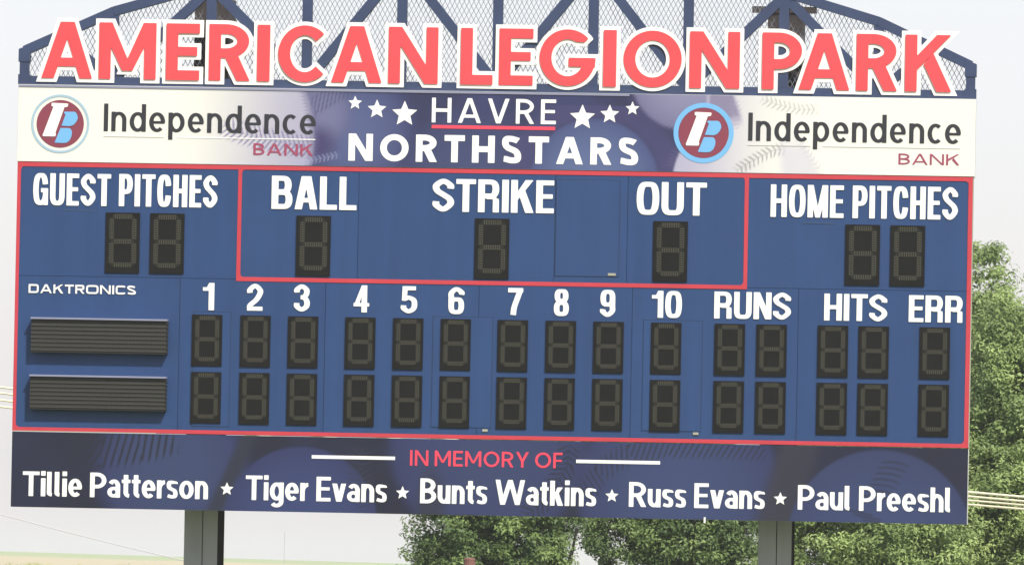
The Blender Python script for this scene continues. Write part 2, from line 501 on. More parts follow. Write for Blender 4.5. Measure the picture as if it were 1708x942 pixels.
def word_layout(text, width_rel, st):
    """glyph widths so that the word is width_rel cap-heights wide"""
    W = CW[st['w']]; gap = st['gap']; sp = st.get('space', .3)
    nat = 0; fixed = 0; prev = False
    for ch in text:
        if ch == ' ': fixed += sp - gap; continue
        if W[ch] == 0: fixed += st['sv']
        else: nat += W[ch]
        fixed += gap
    fixed -= gap
    k = (width_rel - fixed) / max(nat, 1e-6) if nat else 1
    x = 0; out = []
    for ch in text:
        if ch == ' ': x += sp - gap; continue
        w = st['sv'] if W[ch] == 0 else W[ch] * k
        out.append((ch, x, w)); x += w + gap
    return out, k

def word(text, px0, px1, pyb, pyt, st, material, parent, y=-.002, depth=.004, name='caption', label=None, pyb_r=None, step=.02):
    """word whose left-bottom is at photo (px0,pyb), cap top (px0,pyt), right end px1"""
    x0, z0 = P(px0, pyb, y); _, z1 = P(px0, pyt, y); x1, zr = P(px1, pyb_r if pyb_r else pyb, y)
    if pyb_r: z_sh = (zr - z0) / 2; z0 += z_sh; z1 += z_sh
    H = z1 - z0
    lay, k = word_layout(text, (x1 - x0) / H, st)
    WL.append((text, round(k, 2)))
    loops = []
    for ch, gx, w in lay:
        for L in gloops(ch, w, st, st.get('off', 0), step):
            loops.append([(x0 + (gx + p[0]) * H, z0 + p[1] * H) for p in L])
    o = bpy.data.objects.new(name, loops_mesh(name, loops, y - depth, depth, material))
    if label: o['label'] = label
    return link(o, parent)
WL = []

def star_loop(cx, cz, R, r=None):
    r = r or R * .46
    return [(cx + (R if i % 2 == 0 else r) * math.sin(math.pi * i / 5), cz + (R if i % 2 == 0 else r) * math.cos(math.pi * i / 5)) for i in range(10)]
def disc_loop(cx, cz, R, n=64): return [(cx + R * math.cos(2 * math.pi * i / n), cz + R * math.sin(2 * math.pi * i / n)) for i in range(n)]
def solid(name, loops, y, depth, material, parent, label=None):
    o = bpy.data.objects.new(name, loops_mesh(name, loops, y - depth, depth, material))
    if label: o['label'] = label
    return link(o, parent)

# ------------------------------------------------------------------ materials
M = dict(
    fold=mat('faded_blue_fold', (.035, .065, .14), .5),
    blue=mat('scoreboard_blue_paint', (.0095, .044, .143), .5, var=.15, scale=1.6, streak=1.6),
    blue2=mat('scoreboard_blue_paint_b', (.0105, .046, .147), .5, var=.15, scale=1.9, streak=1.0),
    seam=mat('seam_shadow', (.010, .028, .075), .8),
    red=mat('red_stripe_vinyl', (.50, .036, .052), .5, var=.10, scale=3),
    red_face=mat('red_letter_face', (.80, .065, .075), .4, var=.06, scale=2),
    white=mat('white_vinyl', (.82, .82, .76), .5, var=.04, scale=3),
    cream=mat('white_letter_plate', (.84, .83, .76), .5, var=.05, scale=2),
    steel_blue=mat('blue_painted_steel', (.028, .046, .108), .5, var=.15, scale=4, bump=.1),
    mesh=mat('mesh_wire', (.16, .18, .22), .5),
    dig=mat('digit_face_black', (.008, .008, .007), .8, var=.2, scale=9, spec=.2),
    led=mat('led_bezel', (.020, .020, .015), .7, spec=.2),
    dot=mat('led_dot', (.085, .083, .055), .5),
    louver=mat('louver_black', (.026, .025, .020), .6, var=.15, scale=9),
    louver_l=mat('louver_edge', (.040, .038, .031), .6),
    lip=mat('grey_blue_trim', (.22, .23, .32), .5),
    post=mat('weathered_post_steel', (.31, .32, .31), .65, var=.16, scale=3, streak=1.2, bump=.1),
    post_shaded=mat('shaded_post_steel', (.045, .038, .036), .8, var=.25, scale=5),  # shade on web and rear flange put into a darker steel colour
    brown_steel=mat('dark_brown_steel', (.050, .038, .034), .85, var=.2, scale=4),
    side=mat('cabinet_side_metal', (.42, .44, .34), .5, var=.1, scale=5),
    ink=mat('charcoal_ink', (.018, .018, .024), .5),
    maroon=mat('maroon_ink', (.30, .05, .10), .5),
    ring=mat('pale_blue_ink', (.33, .46, .54), .5),
    ring2=mat('sky_blue_ink', (.15, .40, .68), .5),
    disc=mat('brick_red_ink', (.21, .035, .06), .5),
    grey=mat('hairline_grey', (.5, .5, .46), .5),
    redtext=mat('bright_red_vinyl', (.80, .05, .09), .5),
    wire=mat('pale_cable', (.75, .70, .52), .5),
    darkwire=mat('guy_wire_steel', (.5, .48, .48), .4),
    pale=mat('sticker_highlight_cream', (.33, .32, .25), .6),
    brick=mat('red_brown_post', (.22, .10, .08), .8, var=.2),
    bark=mat('bark', (.030, .028, .020), .9, var=.35, scale=14, bump=.6),
    pole=mat('grey_pole', (.4, .4, .4), .8),
)

# ------------------------------------------------------------------ main dimensions
W2 = 8.53 / 2
Z_TOP, Z_CAB1, Z_CAB0, Z_BOT = 6.784, 6.092, 3.692, 3.016
DEPTH = 0.27
PX = 1 / 187.5

# ------------------------------------------------------------------ ground and far hills
def terrain():
    ys = [-140, -60, 0, 60, 120, 200, 320, 480, 700, 950, 1200, 1450, 1700, 1950, 2150, 2350, 2600, 3200]
    xs = np.linspace(-1300, 1300, 53)
    V = []; F = []
    for y in ys:
        for x in xs:
            t = min(1, max(0, (y - 320) / 1800.)); t = t * t * (3 - 2 * t)
            sx = x / 45.0
            ridge = 7.6 - 0.022 * (x + 140) + 1.2 * math.sin(x / 90. + 1.1) + .5 * math.sin(x / 31.)
            ridge = max(1.5, ridge)
            z = t * ridge
            if y > 2300: z -= (y - 2300) * .012
            z += (.15 * math.sin(x / 17. + y / 23.) if y > 200 else 0)
            V.append((x * (1 + max(0, y) / 2500.), y, z))
    n = len(xs)
    for j in range(len(ys) - 1):
        for i in range(n - 1): F.append((j * n + i, j * n + i + 1, (j + 1) * n + i + 1, (j + 1) * n + i))
    me = bpy.data.meshes.new('ground'); me.from_pydata(V, [], F); me.shade_smooth()
    m = bpy.data.materials.new('dry_grass_and_crops'); m.use_nodes = True; nt = m.node_tree; b = nt.nodes['Principled BSDF']
    b.inputs['Roughness'].default_value = .95; b.inputs['Specular IOR Level'].default_value = .1
    geo = nt.nodes.new('ShaderNodeNewGeometry'); sep = nt.nodes.new('ShaderNodeSeparateXYZ'); nt.links.new(geo.outputs['Position'], sep.inputs[0])
    mp = nt.nodes.new('ShaderNodeMapping'); mp.inputs['Scale'].default_value = (.006, .004, .02); nt.links.new(geo.outputs['Position'], mp.inputs['Vector'])
    nz = nt.nodes.new('ShaderNodeTexNoise'); nz.inputs['Scale'].default_value = 1; nz.inputs['Detail'].default_value = 5; nt.links.new(mp.outputs[0], nz.inputs['Vector'])
    ma = nt.nodes.new('ShaderNodeMath'); ma.operation = 'MULTIPLY_ADD'; nt.links.new(nz.outputs['Fac'], ma.inputs[0]); ma.inputs[1].default_value = 260.; nt.links.new(sep.outputs['Y'], ma.inputs[2])
    mr = nt.nodes.new('ShaderNodeMapRange'); mr.inputs['From Min'].default_value = 0; mr.inputs['From Max'].default_value = 2600; nt.links.new(ma.outputs[0], mr.inputs['Value'])
    cr = nt.nodes.new('ShaderNodeValToRGB'); e = cr.color_ramp.elements
    e[0].position = 0; e[0].color = (.09, .13, .04, 1)
    e[1].position = .12; e[1].color = (.16, .17, .06, 1)
    for p, c in ((.30, (.44,.42,.20)), (.45, (.60,.56,.26)), (.54, (.52,.45,.26)), (.66, (.54,.46,.28)), (.69, (.34,.42,.18)), (1.0, (.28,.38,.15))):
        q = e.new(p); q.color = (*c, 1)
    nt.links.new(mr.outputs[0], cr.inputs['Fac'])
    n2 = nt.nodes.new('ShaderNodeTexNoise'); n2.inputs['Scale'].default_value = .6; n2.inputs['Detail'].default_value = 8; nt.links.new(geo.outputs['Position'], n2.inputs['Vector'])
    mx = nt.nodes.new('ShaderNodeMix'); mx.data_type = 'RGBA'; mx.blend_type = 'MULTIPLY'; mx.inputs[0].default_value = .15
    nt.links.new(cr.outputs['Color'], mx.inputs[6]); nt.links.new(n2.outputs['Color'], mx.inputs[7])
    nt.links.new(mx.outputs[2], b.inputs['Base Color'])
    me.materials.append(m)
    o = bpy.data.objects.new('ground', me); link(o); tag(o, kind='structure')
terrain()

# ------------------------------------------------------------------ support posts
def post(pxl, name_label):
    xl, _ = P(pxl, 900, .52); x0, x1 = xl, xl + .298; y0, d = .52, .62
    t = empty('support_post', (0, 0, 0))
    tag(t, name_label, 'steel post', 'steel posts carrying the scoreboard')
    ztop = 6.70
    xm = x0 + .165
    MB().box(x0, xm - .004, y0, y0 + .02, -.3, ztop).build('flange_plate', M['post'], t)
    MB().box(xm + .004, x1, y0 + .001, y0 + .021, -.3, ztop).build('flange_plate', M['post'], t)
    MB().box((x0 + x1) / 2 - .05, (x0 + x1) / 2 + .05, y0 + .022, y0 + d - .02, -.3, ztop - .01).build('web_plate', M['post_shaded'], t)
    MB().box(x0, x1, y0 + d - .02, y0 + d, -.3, ztop).build('rear_flange', M['post_shaded'], t)
    MB().box(x0 + .002, x1 + .012, y0 + .003, y0 + d, ztop + .004, 7.62).build('upper_section', M['brown_steel'], t, 'dark brown upper length behind the wire screen')  # upper length coloured darker and browner than the post below
    if pxl > 800: MB().box(x0 - .14, x1 + .14, y0 - .012, y0 - .002, 7.55, 7.61).build('cross_plate', M['brown_steel'], t)
    return t
post(307, 'weathered grey steel post under the left half of the scoreboard')
post(1264.6, 'weathered grey steel post under the right half of the scoreboard, trees behind it')

# ------------------------------------------------------------------ printed panels (flat ink as colour attribute)
def fbm(u, v, s, seed):
    r = np.random.default_rng(seed); o = 0; a = 1
    for k in range(4):
        ph = r.uniform(0, 6.28, 6); fr = r.uniform(.6, 1.4, 6)
        o = o + a * (np.sin(u / s * fr[0] + ph[0] + 1.3 * np.sin(v / s * fr[1] + ph[1])) * np.sin(v / s * fr[2] + ph[2] + 1.1 * np.sin(u / s * fr[3] + ph[3])))
        s /= 2.1; a *= .55
    return o
def sstep(a, b, x):
    t = np.clip((x - a) / (b - a), 0, 1); return t * t * (3 - 2 * t)
def mixc(c, col, k):
    return c * (1 - k[..., None]) + np.array(col) * k[..., None]
def ball(c, u, v, cx, cy, R, col, rim, soft=3., k=1., light=None):
    d = np.hypot(u - cx, v - cy); ins = sstep(R + soft, R - soft, d) * k
    sh = np.clip(d / R, 0, 1) ** 2.2
    body = np.array(col) * (1 - sh[..., None]) + np.array(rim) * sh[..., None]
    return c * (1 - ins[..., None]) + body * ins[..., None]
def stitches(c, u, v, pts, col, amp=1., L=14., pitch=9., lean=.6, thick=.45, both=True):
    """V-shaped stitches along a polyline"""
    best = np.full(u.shape, 1e9); S = np.zeros(u.shape); Nn = np.zeros(u.shape); acc = 0
    for i in range(len(pts) - 1):
        a = np.array(pts[i], float); b = np.array(pts[i + 1], float); e = b - a; Ln = np.hypot(*e); e /= Ln
        s = (u - a[0]) * e[0] + (v - a[1]) * e[1]; n = -(u - a[0]) * e[1] + (v - a[1]) * e[0]
        sc = np.clip(s, 0, Ln); d = np.hypot(s - sc, n)
        m = d < best; best = np.where(m, d, best); S = np.where(m, acc + sc, S); Nn = np.where(m, n, Nn); acc += Ln
    ph = (S + lean * np.abs(Nn)) / pitch if both else (S + lean * Nn) / pitch
    line = np.clip(np.cos(ph * 2 * np.pi) * 1.3 + (thick - .5) * 2, 0, 1)
    ends = sstep(0, 14, S) * sstep(acc, acc - 14, S)
    k = line * sstep(L, L * .55, best) * ends * amp
    if both: k = np.maximum(k, sstep(1.6, .3, best) * .5 * amp * ends)
    return mixc(c, col, k)
def print_mat(name):
    m = bpy.data.materials.new(name); m.use_nodes = True; nt = m.node_tree
    a = nt.nodes.new('ShaderNodeVertexColor'); a.layer_name = 'ink'
    nt.links.new(a.outputs['Color'], nt.nodes['Principled BSDF'].inputs['Base Color'])
    nt.nodes['Principled BSDF'].inputs['Roughness'].default_value = .42
    return m
def printed(name, x0, x1, z0, z1, y, fn, parent, step=.0095):
    nx_ = int((x1 - x0) / step) + 1; nz_ = int((z1 - z0) / step) + 1
    X, Z = np.meshgrid(np.linspace(x0, x1, nx_), np.linspace(z0, z1, nz_))
    co = np.stack([X, np.full_like(X, y), Z], -1).reshape(-1, 3)
    i = np.arange(nx_ - 1); j = np.arange(nz_ - 1); I, J = np.meshgrid(i, j); b = (J * nx_ + I).ravel()
    F = np.stack([b, b + 1, b + 1 + nx_, b + nx_], 1)
    me = bpy.data.meshes.new(name)
    me.vertices.add(len(co)); me.vertices.foreach_set('co', co.ravel().astype(np.float32))
    me.loops.add(F.size); me.loops.foreach_set('vertex_index', F.ravel().astype(np.int32))
    me.polygons.add(len(F)); me.polygons.foreach_set('loop_start', (np.arange(len(F)) * 4).astype(np.int32))
    me.update(calc_edges=True)
    u = (X + W2) / PX; v = (z1 - Z) / PX
    c = np.clip(fn(u, v), 0.003, .9)
    at = me.color_attributes.new('ink', 'FLOAT_COLOR', 'POINT')
    at.data.foreach_set('color', np.concatenate([c, np.ones(c.shape[:2] + (1,))], -1).reshape(-1).astype(np.float32))
    me.materials.append(print_mat(name + '_ink'))
    o = bpy.data.objects.new(name, me); return link(o, parent)

WHITE = (.74, .73, .64)
def banner_print(u, v):
    # u,v in photo-scale pixels from the banner's top left corner
    NAVY = np.array((.028, .032, .105))
    c = np.ones(u.shape + (3,)) * NAVY
    c = c * (1 + .22 * fbm(u, v, 55, 3))[..., None]
    # blurred balls in the middle
    c = ball(c, u, v, 560, 70, 105, (.085, .11, .25), (.032, .038, .125), 14, .9)
    c = ball(c, u, v, 760, 150, 120, (.045, .058, .15), (.030, .036, .11), 16, .8)
    c = ball(c, u, v, 500, 40, 60, (.19, .185, .32), (.11, .11, .23), 16, .75)
    c = stitches(c, u, v, [(470, 60), (495, 30), (530, 8), (560, -8)], (.045, .05, .13), .75, 20, 8.5, .9, .5, False)
    c = mixc(c, (.045, .033, .12), sstep(46, 10, np.hypot((u - 500) * .9, v - 92)) * .9)
    # left white ball
    d = np.hypot(np.maximum(u - 275, 0), v - 84) / 222
    edge = sstep(1.02, .985, d)
    g = sstep(235, 515, u + .12 * v)
    body = np.ones(u.shape + (3,)) * np.array(WHITE) * (1 - g)[..., None] + np.array((.34, .325, .43)) * g[..., None]
    c = c * (1 - edge[..., None]) + body * edge[..., None]
    jag = sstep(12, 4, np.abs(np.hypot(u - 275, v - 84) - 221 + 3 * np.sin(v * 1.1))) * .4 * (u > 440)
    c = mixc(c, (.13, .12, .26), jag)
    c = stitches(c, u, v, [(340, 60), (372, 74), (410, 84), (450, 91), (495, 100)], (.17, .15, .31), .85, 24, 8.2, .55, .5)
    c = stitches(c, u, v, [(462, 128), (500, 118), (545, 108)], (.30, .32, .5), .6, 8, 7, .5, .5)
    # right side: dark ball, lavender ball, white balls
    c = ball(c, u, v, 968, 150, 108, (.10, .14, .29), (.055, .075, .2), 2.5, .95)
    c = mixc(c, (.05, .045, .14), sstep(30, 8, np.abs(np.hypot(u - 968, v - 150) - 128)) * (v > 20) * .8)
    c = ball(c, u, v, 1122, -38, 99, (.27, .26, .40), (.15, .145, .27), 5, .95)
    c = stitches(c, u, v, [(1022, -10), (1032, 22), (1052, 46), (1080, 60), (1112, 66)], (.035, .035, .10), .8, 11, 7, .8, .5, False)
    w = np.maximum(sstep(1150, 1160, u), sstep(137, 131, np.hypot(u - 1232, v - 150)))
    wl_ = sstep(1085, 1330, u)
    body = np.ones(u.shape + (3,)) * np.array((.36, .345, .46)) * (1 - wl_)[..., None] + np.array((.74, .73, .65)) * wl_[..., None]
    c = c * (1 - w[..., None]) + body * w[..., None]
    c = stitches(c, u, v, [(1092, 128), (1098, 104), (1112, 84)], (.09, .08, .18), .8, 9, 6, .7, .5)
    spike = sstep(0, 10, (u - 1152)) * sstep(0, 10, (1204 + v * .35 - u)) * sstep(62, 30, v + np.abs(u - 1190) * .25)
    c = mixc(c, (.21, .185, .31), spike * .9)
    c = stitches(c, u, v, [(1196, 2), (1204, 30), (1196, 62)], (.30, .28, .38), .6, 12, 7, .5, .5)
    c = stitches(c, u, v, [(1200, 128), (1232, 108), (1262, 92), (1290, 86)], (.24, .24, .23), .85, 13, 8, .5, .46)
    c = stitches(c, u, v, [(1240, 3), (1272, 14), (1310, 22), (1345, 20)], (.30, .29, .29), .7, 12, 8, .6, .42)
    c = mixc(c, (.46, .45, .54), sstep(0, 22, u - 1262 - (v - 60) * .1) * sstep(0, 22, 1322 + (v - 60) * .5 - u) * sstep(55, 95, v) * .6)
    c = stitches(c, u, v, [(1300, 60), (1325, 95), (1350, 128)], (.46, .45, .5), .6, 9, 8, .5, .42)
    return np.where(c.mean(-1, keepdims=True) < .3, c * .85, c)
def memorial_print(u, v):
    c = np.ones(u.shape + (3,)) * np.array((.007, .010, .036))
    c = c * (1 + .25 * fbm(u, v, 60, 5))[..., None]
    B1, B2 = (.034, .048, .18), (.024, .032, .12)
    c = ball(c, u, v, 270, 60, 125, (.034, .056, .150), B2, 22, .95)
    c = stitches(c, u, v, [(88, 20), (150, 32), (215, 22), (280, 4)], (.008, .010, .024), .95, 34, 12.5, .45, .46, False)
    c = mixc(c, (.018, .022, .04), sstep(22, 6, np.abs(u - 372 + (v - 60) * .45)) * .9)
    c = ball(c, u, v, 488, 145, 128, (.034, .055, .175), B2, 3, .95)
    c = stitches(c, u, v, [(590, 10), (582, 50), (590, 90), (610, 120)], (.020, .026, .055), .75, 26, 9, .4, .5)
    c = ball(c, u, v, 800, 10, 165, (.034, .052, .150), B2, 14, .9)
    c = mixc(c, (.02, .022, .04), sstep(34, 10, np.hypot(u - 705, (v - 110) * .4)) * .8)
    c = stitches(c, u, v, [(860, 128), (905, 90), (932, 40), (935, 0)], (.010, .013, .03), .9, 24, 10, .6, .5)
    c = ball(c, u, v, 1120, 80, 170, (.038, .062, .175), B2, 10, .9)
    c = stitches(c, u, v, [(960, 98), (985, 50), (1035, 16), (1100, 5), (1180, 4), (1270, 8)], (.012, .016, .040), .85, 24, 10, .55, .46, False)
    c = mixc(c, (.026, .027, .045), sstep(48, 16, np.abs(u - 1300 + (v - 60) * .32)) * .95)
    c = ball(c, u, v, 1455, 160, 155, (.034, .056, .165), (.028, .042, .125), 3, .96)
    for k in range(7):
        yy = 28 + k * 9.5; xx = 1478 - k * 5
        d = np.abs(v - yy - .010 * (u - xx) ** 2 * .6 - (u - xx) * .12 + 3)
        c = mixc(c, (.016, .022, .055), sstep(3.0, .8, d) * sstep(27, 18, np.abs(u - xx)) * .8)
    for k in range(3):
        yy = 112 + k * 8; xx = 1420 + k * 14
        d = np.abs(v - yy - (u - xx) * .2 + 3)
        c = mixc(c, (.016, .022, .055), sstep(3.0, .8, d) * sstep(27, 18, np.abs(u - xx)) * .8)
    return c * .72

# ------------------------------------------------------------------ sponsor banner (white-to-navy printed panel)
banner = empty('sponsor_banner', (0, 0, 0))
tag(banner, 'long white and navy printed banner with baseballs, round emblems and stars above the blue scoreboard', 'banner')
YB = -.012
MB().box(-W2 - .006, W2 + .012, YB + .003, DEPTH, Z_CAB1 + .004, Z_TOP).build('panel_box', M['white'], banner)
printed('print', -W2 - .004, W2 + .010, Z_CAB1 + .006, Z_TOP - .002, YB, banner_print, banner)
xe, _ = P(1050, 160, YB)
MB().box(-W2 - .006, xe, YB - .008, YB - .001, Z_TOP - .022, Z_TOP - .004).build('edge_trim', M['lip'], banner, 'thin light strip along the top left edge')
GEO = dict(id='names', w='geo', sv=.188, sh=.145, gap=.06, space=.33, xh=.735)
IND = dict(id='ind', w='geo', sv=.155, sh=.115, gap=.12, xh=.71)
BNK = dict(id='bnk', w='geo', sv=.20, sh=.16, gap=.2)
BNK2 = dict(id='bnk2', w='geo', sv=.18, sh=.14, gap=.2)
NS = dict(id='ns', w='geo', sv=.245, sh=.215, gap=.27)
HV = dict(id='hv', w='geo', sv=.155, sh=.14, gap=.27)
MEM = dict(id='mem', w='geo', sv=.155, sh=.14, gap=.16, space=.42, thin=1)
CON = dict(id='con', w='con', sv=.205, sh=.15, gap=.07, space=.24, nx=4.2, ny=2.1)
CONP = dict(id='conp', w='con', sv=.17, sh=.14, gap=.062, space=.22, nx=3.6, ny=2.0)
DAK = dict(id='dak', w='geo', sv=.21, sh=.20, gap=.18, nx=5, ny=5, sq=1)
word('Independence', 172.9, 526.6, 219, 172.9, IND, M['ink'], banner, YB - .001, .003, 'lettering', 'charcoal bank name on the left end', 224.5)
word('BANK', 422.5, 522, 258.7, 239, BNK, M['maroon'], banner, YB - .001, .003, 'lettering', 'maroon word under the left bank name', 260.3)
word('Independence', 1247.8, 1602.5, 234.8, 188, IND, M['ink'], banner, YB - .001, .003, 'lettering', 'charcoal bank name on the right end', 240.5)
word('BANK', 1498.6, 1600, 274.2, 256, BNK2, M['maroon'], banner, YB - .001, .003, 'lettering', 'maroon word under the right bank name', 276)
word('HAVRE', 720, 927, 204.6, 163.4, HV, M['white'], banner, YB - .001, .003, 'lettering', 'thin white upper word in the middle', 207.4)
word('NORTHSTARS', 580.8, 1064, 268.5, 223.2, NS, M['white'], banner, YB - .001, .003, 'lettering', 'bold white team name in the middle', 275.5)
def hline(pxa, pya, pxb, pyb, th, material, parent, name, y, label=None):
    xa, za = P(pxa, pya, y); xb, zb = P(pxb, pyb, y); z = (za + zb) / 2
    return MB().box(xa, xb, y - .003, y, z - th / 2, z + th / 2).build(name, material, parent, label)
hline(720, 211.5, 926, 214.5, .030, M['redtext'], banner, 'underline', YB - .001, 'red line under the thin white word')
hline(173, 227.6, 273, 229.4, .006, M['grey'], banner, 'underline', YB - .001)
hline(295, 229.6, 526, 232.8, .008, M['white'], banner, 'underline', YB - .001)
hline(1247, 242.4, 1352, 244, .006, M['grey'], banner, 'underline', YB - .001)
hline(1372, 244.5, 1602, 248.5, .006, M['grey'], banner, 'underline', YB - .001)
for px_, py_, R_ in ((592.4, 171.5, 12), (628.8, 182, 16.5), (675, 189.5, 22), (971.5, 195.5, 22), (1017, 190.5, 16.5), (1055, 181, 12)):
    x, z = P(px_, py_, YB); solid('star', [star_loop(x, z - R_ * .04 * PX, R_ * PX)], YB - .001, .003, M['white'], banner)
def emblem(px, py, Rr, ringw, rd, rm, label):
    cx, cz = P(px, py, YB)
    e = solid('emblem_ring', [disc_loop(cx, cz, Rr * PX), disc_loop(cx, cz, (Rr - ringw) * PX)], YB - .001, .003, rm, banner, label)
    solid('emblem_disc', [disc_loop(cx, cz, rd * PX)], YB - .0015, .003, M['disc'], e)
    def T(pts): return [(cx + (a - 560) / 7.85 * PX, cz - (b - 445) / 7.85 * PX) for a, b in pts]
    I_ = [(440, 180), (452, 172), (650, 178), (662, 188), (650, 222), (612, 226), (500, 560), (506, 590), (494, 612), (338, 612), (328, 596), (342, 566), (466, 222), (440, 214)]
    solid('emblem_letter', [T(I_)], YB - .006, .003, M['cream'], e)
    A1 = [(608, 300), (612, 284)] + arc(735, 370, 58, 86, 90, -62, n=12)
    up = [(606, 300), (614, 286), (740, 284)] + [(735 + 56 * math.cos(math.radians(t)), 372 - 88 * math.sin(math.radians(t))) for t in range(80, -1, -10)] + [(770, 420), (735, 458), (690, 474), (578, 470), (628, 325)]
    lo = [(566, 500), (660, 500)] + [(672 + 46 * math.cos(math.radians(t)), 566 - 66 * math.sin(math.radians(t))) for t in range(80, -1, -10)] + [(712, 610), (690, 660), (650, 692), (600, 698), (490, 694)]
    solid('emblem_letter', [T(up)], YB - .006, .003, M['ring2'], e)
    solid('emblem_letter', [T(lo)], YB - .006, .003, M['ring2'], e)
emblem(100.6, 206.7, 49.2, 4.2, 39.8, M['ring'], 'left emblem with thin pale ring')
emblem(1173.6, 222, 50.2, 8, 41.8, M['ring2'], 'right emblem with wide sky blue ring')

# ------------------------------------------------------------------ memorial sign (navy printed panel under the scoreboard)
mem = empty('memorial_sign', (0, 0, 0))
tag(mem, 'dark navy memorial panel with five white names hanging along the bottom of the scoreboard', 'sign')
YM = -.006
zt = Z_CAB0 - .006
MB().box(-W2 + .002, W2 - .001, YM + .003, DEPTH, Z_BOT, zt).build('panel_box', M['cream'], mem)
printed('print', -W2, W2, Z_BOT - .001, zt, YM, memorial_print, mem)
word('IN MEMORY OF', 683.8, 938, 776.2, 750.5, MEM, M['redtext'], mem, YM - .001, .003, 'lettering', 'red heading', 780)
NMS = (('Tillie Patterson', 37.5, 346.7, 826.5, 785.5, 831.8), ('Tiger Evans', 409.5, 645, 833.3, 792.5, 837), ('Bunts Watkins', 700.5, 994.3, 839, 797.5, 843.4),
       ('Russ Evans', 1048.7, 1275.5, 844.8, 803.5, 848.2), ('Paul Preeshl', 1330.4, 1586.5, 849, 808, 854))
for t_, a_, b_, c_, d_, e_ in NMS:
    word(t_, a_, b_, c_, d_, GEO, M['white'], mem, YM - .001, .003, 'lettering', None, e_)
for px_, py_ in ((378.5, 815), (671.5, 821.5), (1020.6, 826.5), (1301.5, 831.5)):
    x, z = P(px_, py_, YM); solid('star', [star_loop(x, z, 11.5 * PX)], YM - .001, .003, M['white'], mem)
hline(520, 761.5, 659, 763.5, .030, M['white'], mem, 'dash_line', YM - .001)
hline(961, 768.8, 1101, 771.2, .030, M['white'], mem, 'dash_line', YM - .001)
x, z = P(1175.5, 866, YM)
MB().box(x - .008, x + .008, YM - .02, YM - .001, z - .03, z + .022).build('bracket', M['cream'], mem)

# ------------------------------------------------------------------ scoreboard cabinet
sb = empty('scoreboard', (0, 0, 0))
tag(sb, 'wide blue baseball scoreboard with red outline stripes and unlit digits for ten innings', 'scoreboard')
MB().box(-W2 + .002, W2 - .002, .012, DEPTH - .01, Z_CAB0 + .001, Z_CAB1 - .001).build('cabinet', M['seam'], sb)
MB().box(W2 - .0015, W2 + .002, .002, DEPTH - .01, Z_CAB0 + .001, Z_CAB1 - .001).build('side_skin', M['side'], sb)
MB().box(-W2 - .002, -W2 + .0015, .002, DEPTH - .01, Z_CAB0 + .001, Z_CAB1 - .001).build('side_skin', M['side'], sb)
zs = P(820, 472.5)[1]
def X_(px, py): return P(px, py)[0]
ups = [-W2 + .002, X_(398, 400), X_(597, 400), X_(925, 400), X_(1046, 400), X_(1245, 400), W2 - .002]
los = [-W2 + .002, X_(298, 600), X_(541, 600), X_(797, 600), X_(1053, 600), X_(1330, 600), W2 - .002]
g = .0018
for k in range(6):
    MB().box(ups[k] + g, ups[k + 1] - g, 0 + (.0015 if k % 2 else 0), .0118, zs + g, Z_CAB1 - .002).build('front_panel', M['blue2'] if k % 2 else M['blue'], sb)
    MB().box(los[k] + g, los[k + 1] - g, 0 + (0 if k % 2 else .0015), .0118, Z_CAB0 + .002, zs - g).build('front_panel', M['blue'] if k % 2 else M['blue2'], sb)
def door(xa, ya, xb, yb, lab):
    x0, z1 = P(xa, ya); x1, z0 = P(xb, yb)
    MB().box(x0 - .006, x1 + .006, -.0012, -.0002, z0 - .006, z1 + .006).build('door_gasket', M['seam'], sb)
    MB().box(x0, x1, -.004, -.0013, z0, z1).build('access_door', M['blue2'], sb, lab)
door(929, 300, 1031, 461.5, 'plain access door between the strike and out counters')
door(723, 528, 818, 713, 'access door behind the sixth inning digits')
door(1074, 534, 1168, 719, 'access door behind the tenth inning digits')
door(396 - 72, 520, 381, 711, 'access door behind the first inning digits')
# faint fold lines of the sheet metal above the small displays
for a, b, c, d in ((104, 350.5, 160, 351.5), (1339, 372, 1392, 373)):
    hline(a, b, c, d, .008, M['fold'], sb, 'label_strip', -.0002)
# red stripes
s = .036
def rr_loop(x0, x1, z0, z1, r, n=6):
    out = []
    for cx, cz, t0 in ((x1 - r, z1 - r, 0), (x0 + r, z1 - r, 90), (x0 + r, z0 + r, 180), (x1 - r, z0 + r, 270)):
        for i in range(n + 1):
            t = math.radians(t0 + 90 * i / n); out.append((cx + r * math.cos(t), cz + r * math.sin(t)))
    return out
xi0, xi1, zi0, zi1 = -W2 + .030, W2 - .038, Z_CAB0 + .036, Z_CAB1 - .038
xb0, xb1 = X_(395.2, 400), X_(1247.6, 400)
zb0 = (P(398, 468.5)[1] + P(1245, 482.3)[1]) / 2
outer = [(-W2, Z_CAB0), (W2, Z_CAB0), (W2, Z_CAB1), (-W2, Z_CAB1)]
def cr(cx, cz, t0, r=.035): return [(cx + r * math.cos(math.radians(t0 + 15 * i)), cz + r * math.sin(math.radians(t0 + 15 * i))) for i in range(7)]
r = .035
U = cr(xi0 + r, zi1 - r, 180)[::-1] + [(xb0, zi1), (xb0, zb0), (xb1, zb0), (xb1, zi1)] + cr(xi1 - r, zi1 - r, 0)[::-1] + cr(xi1 - r, zi0 + r, 270)[::-1] + cr(xi0 + r, zi0 + r, 180)[::-1]
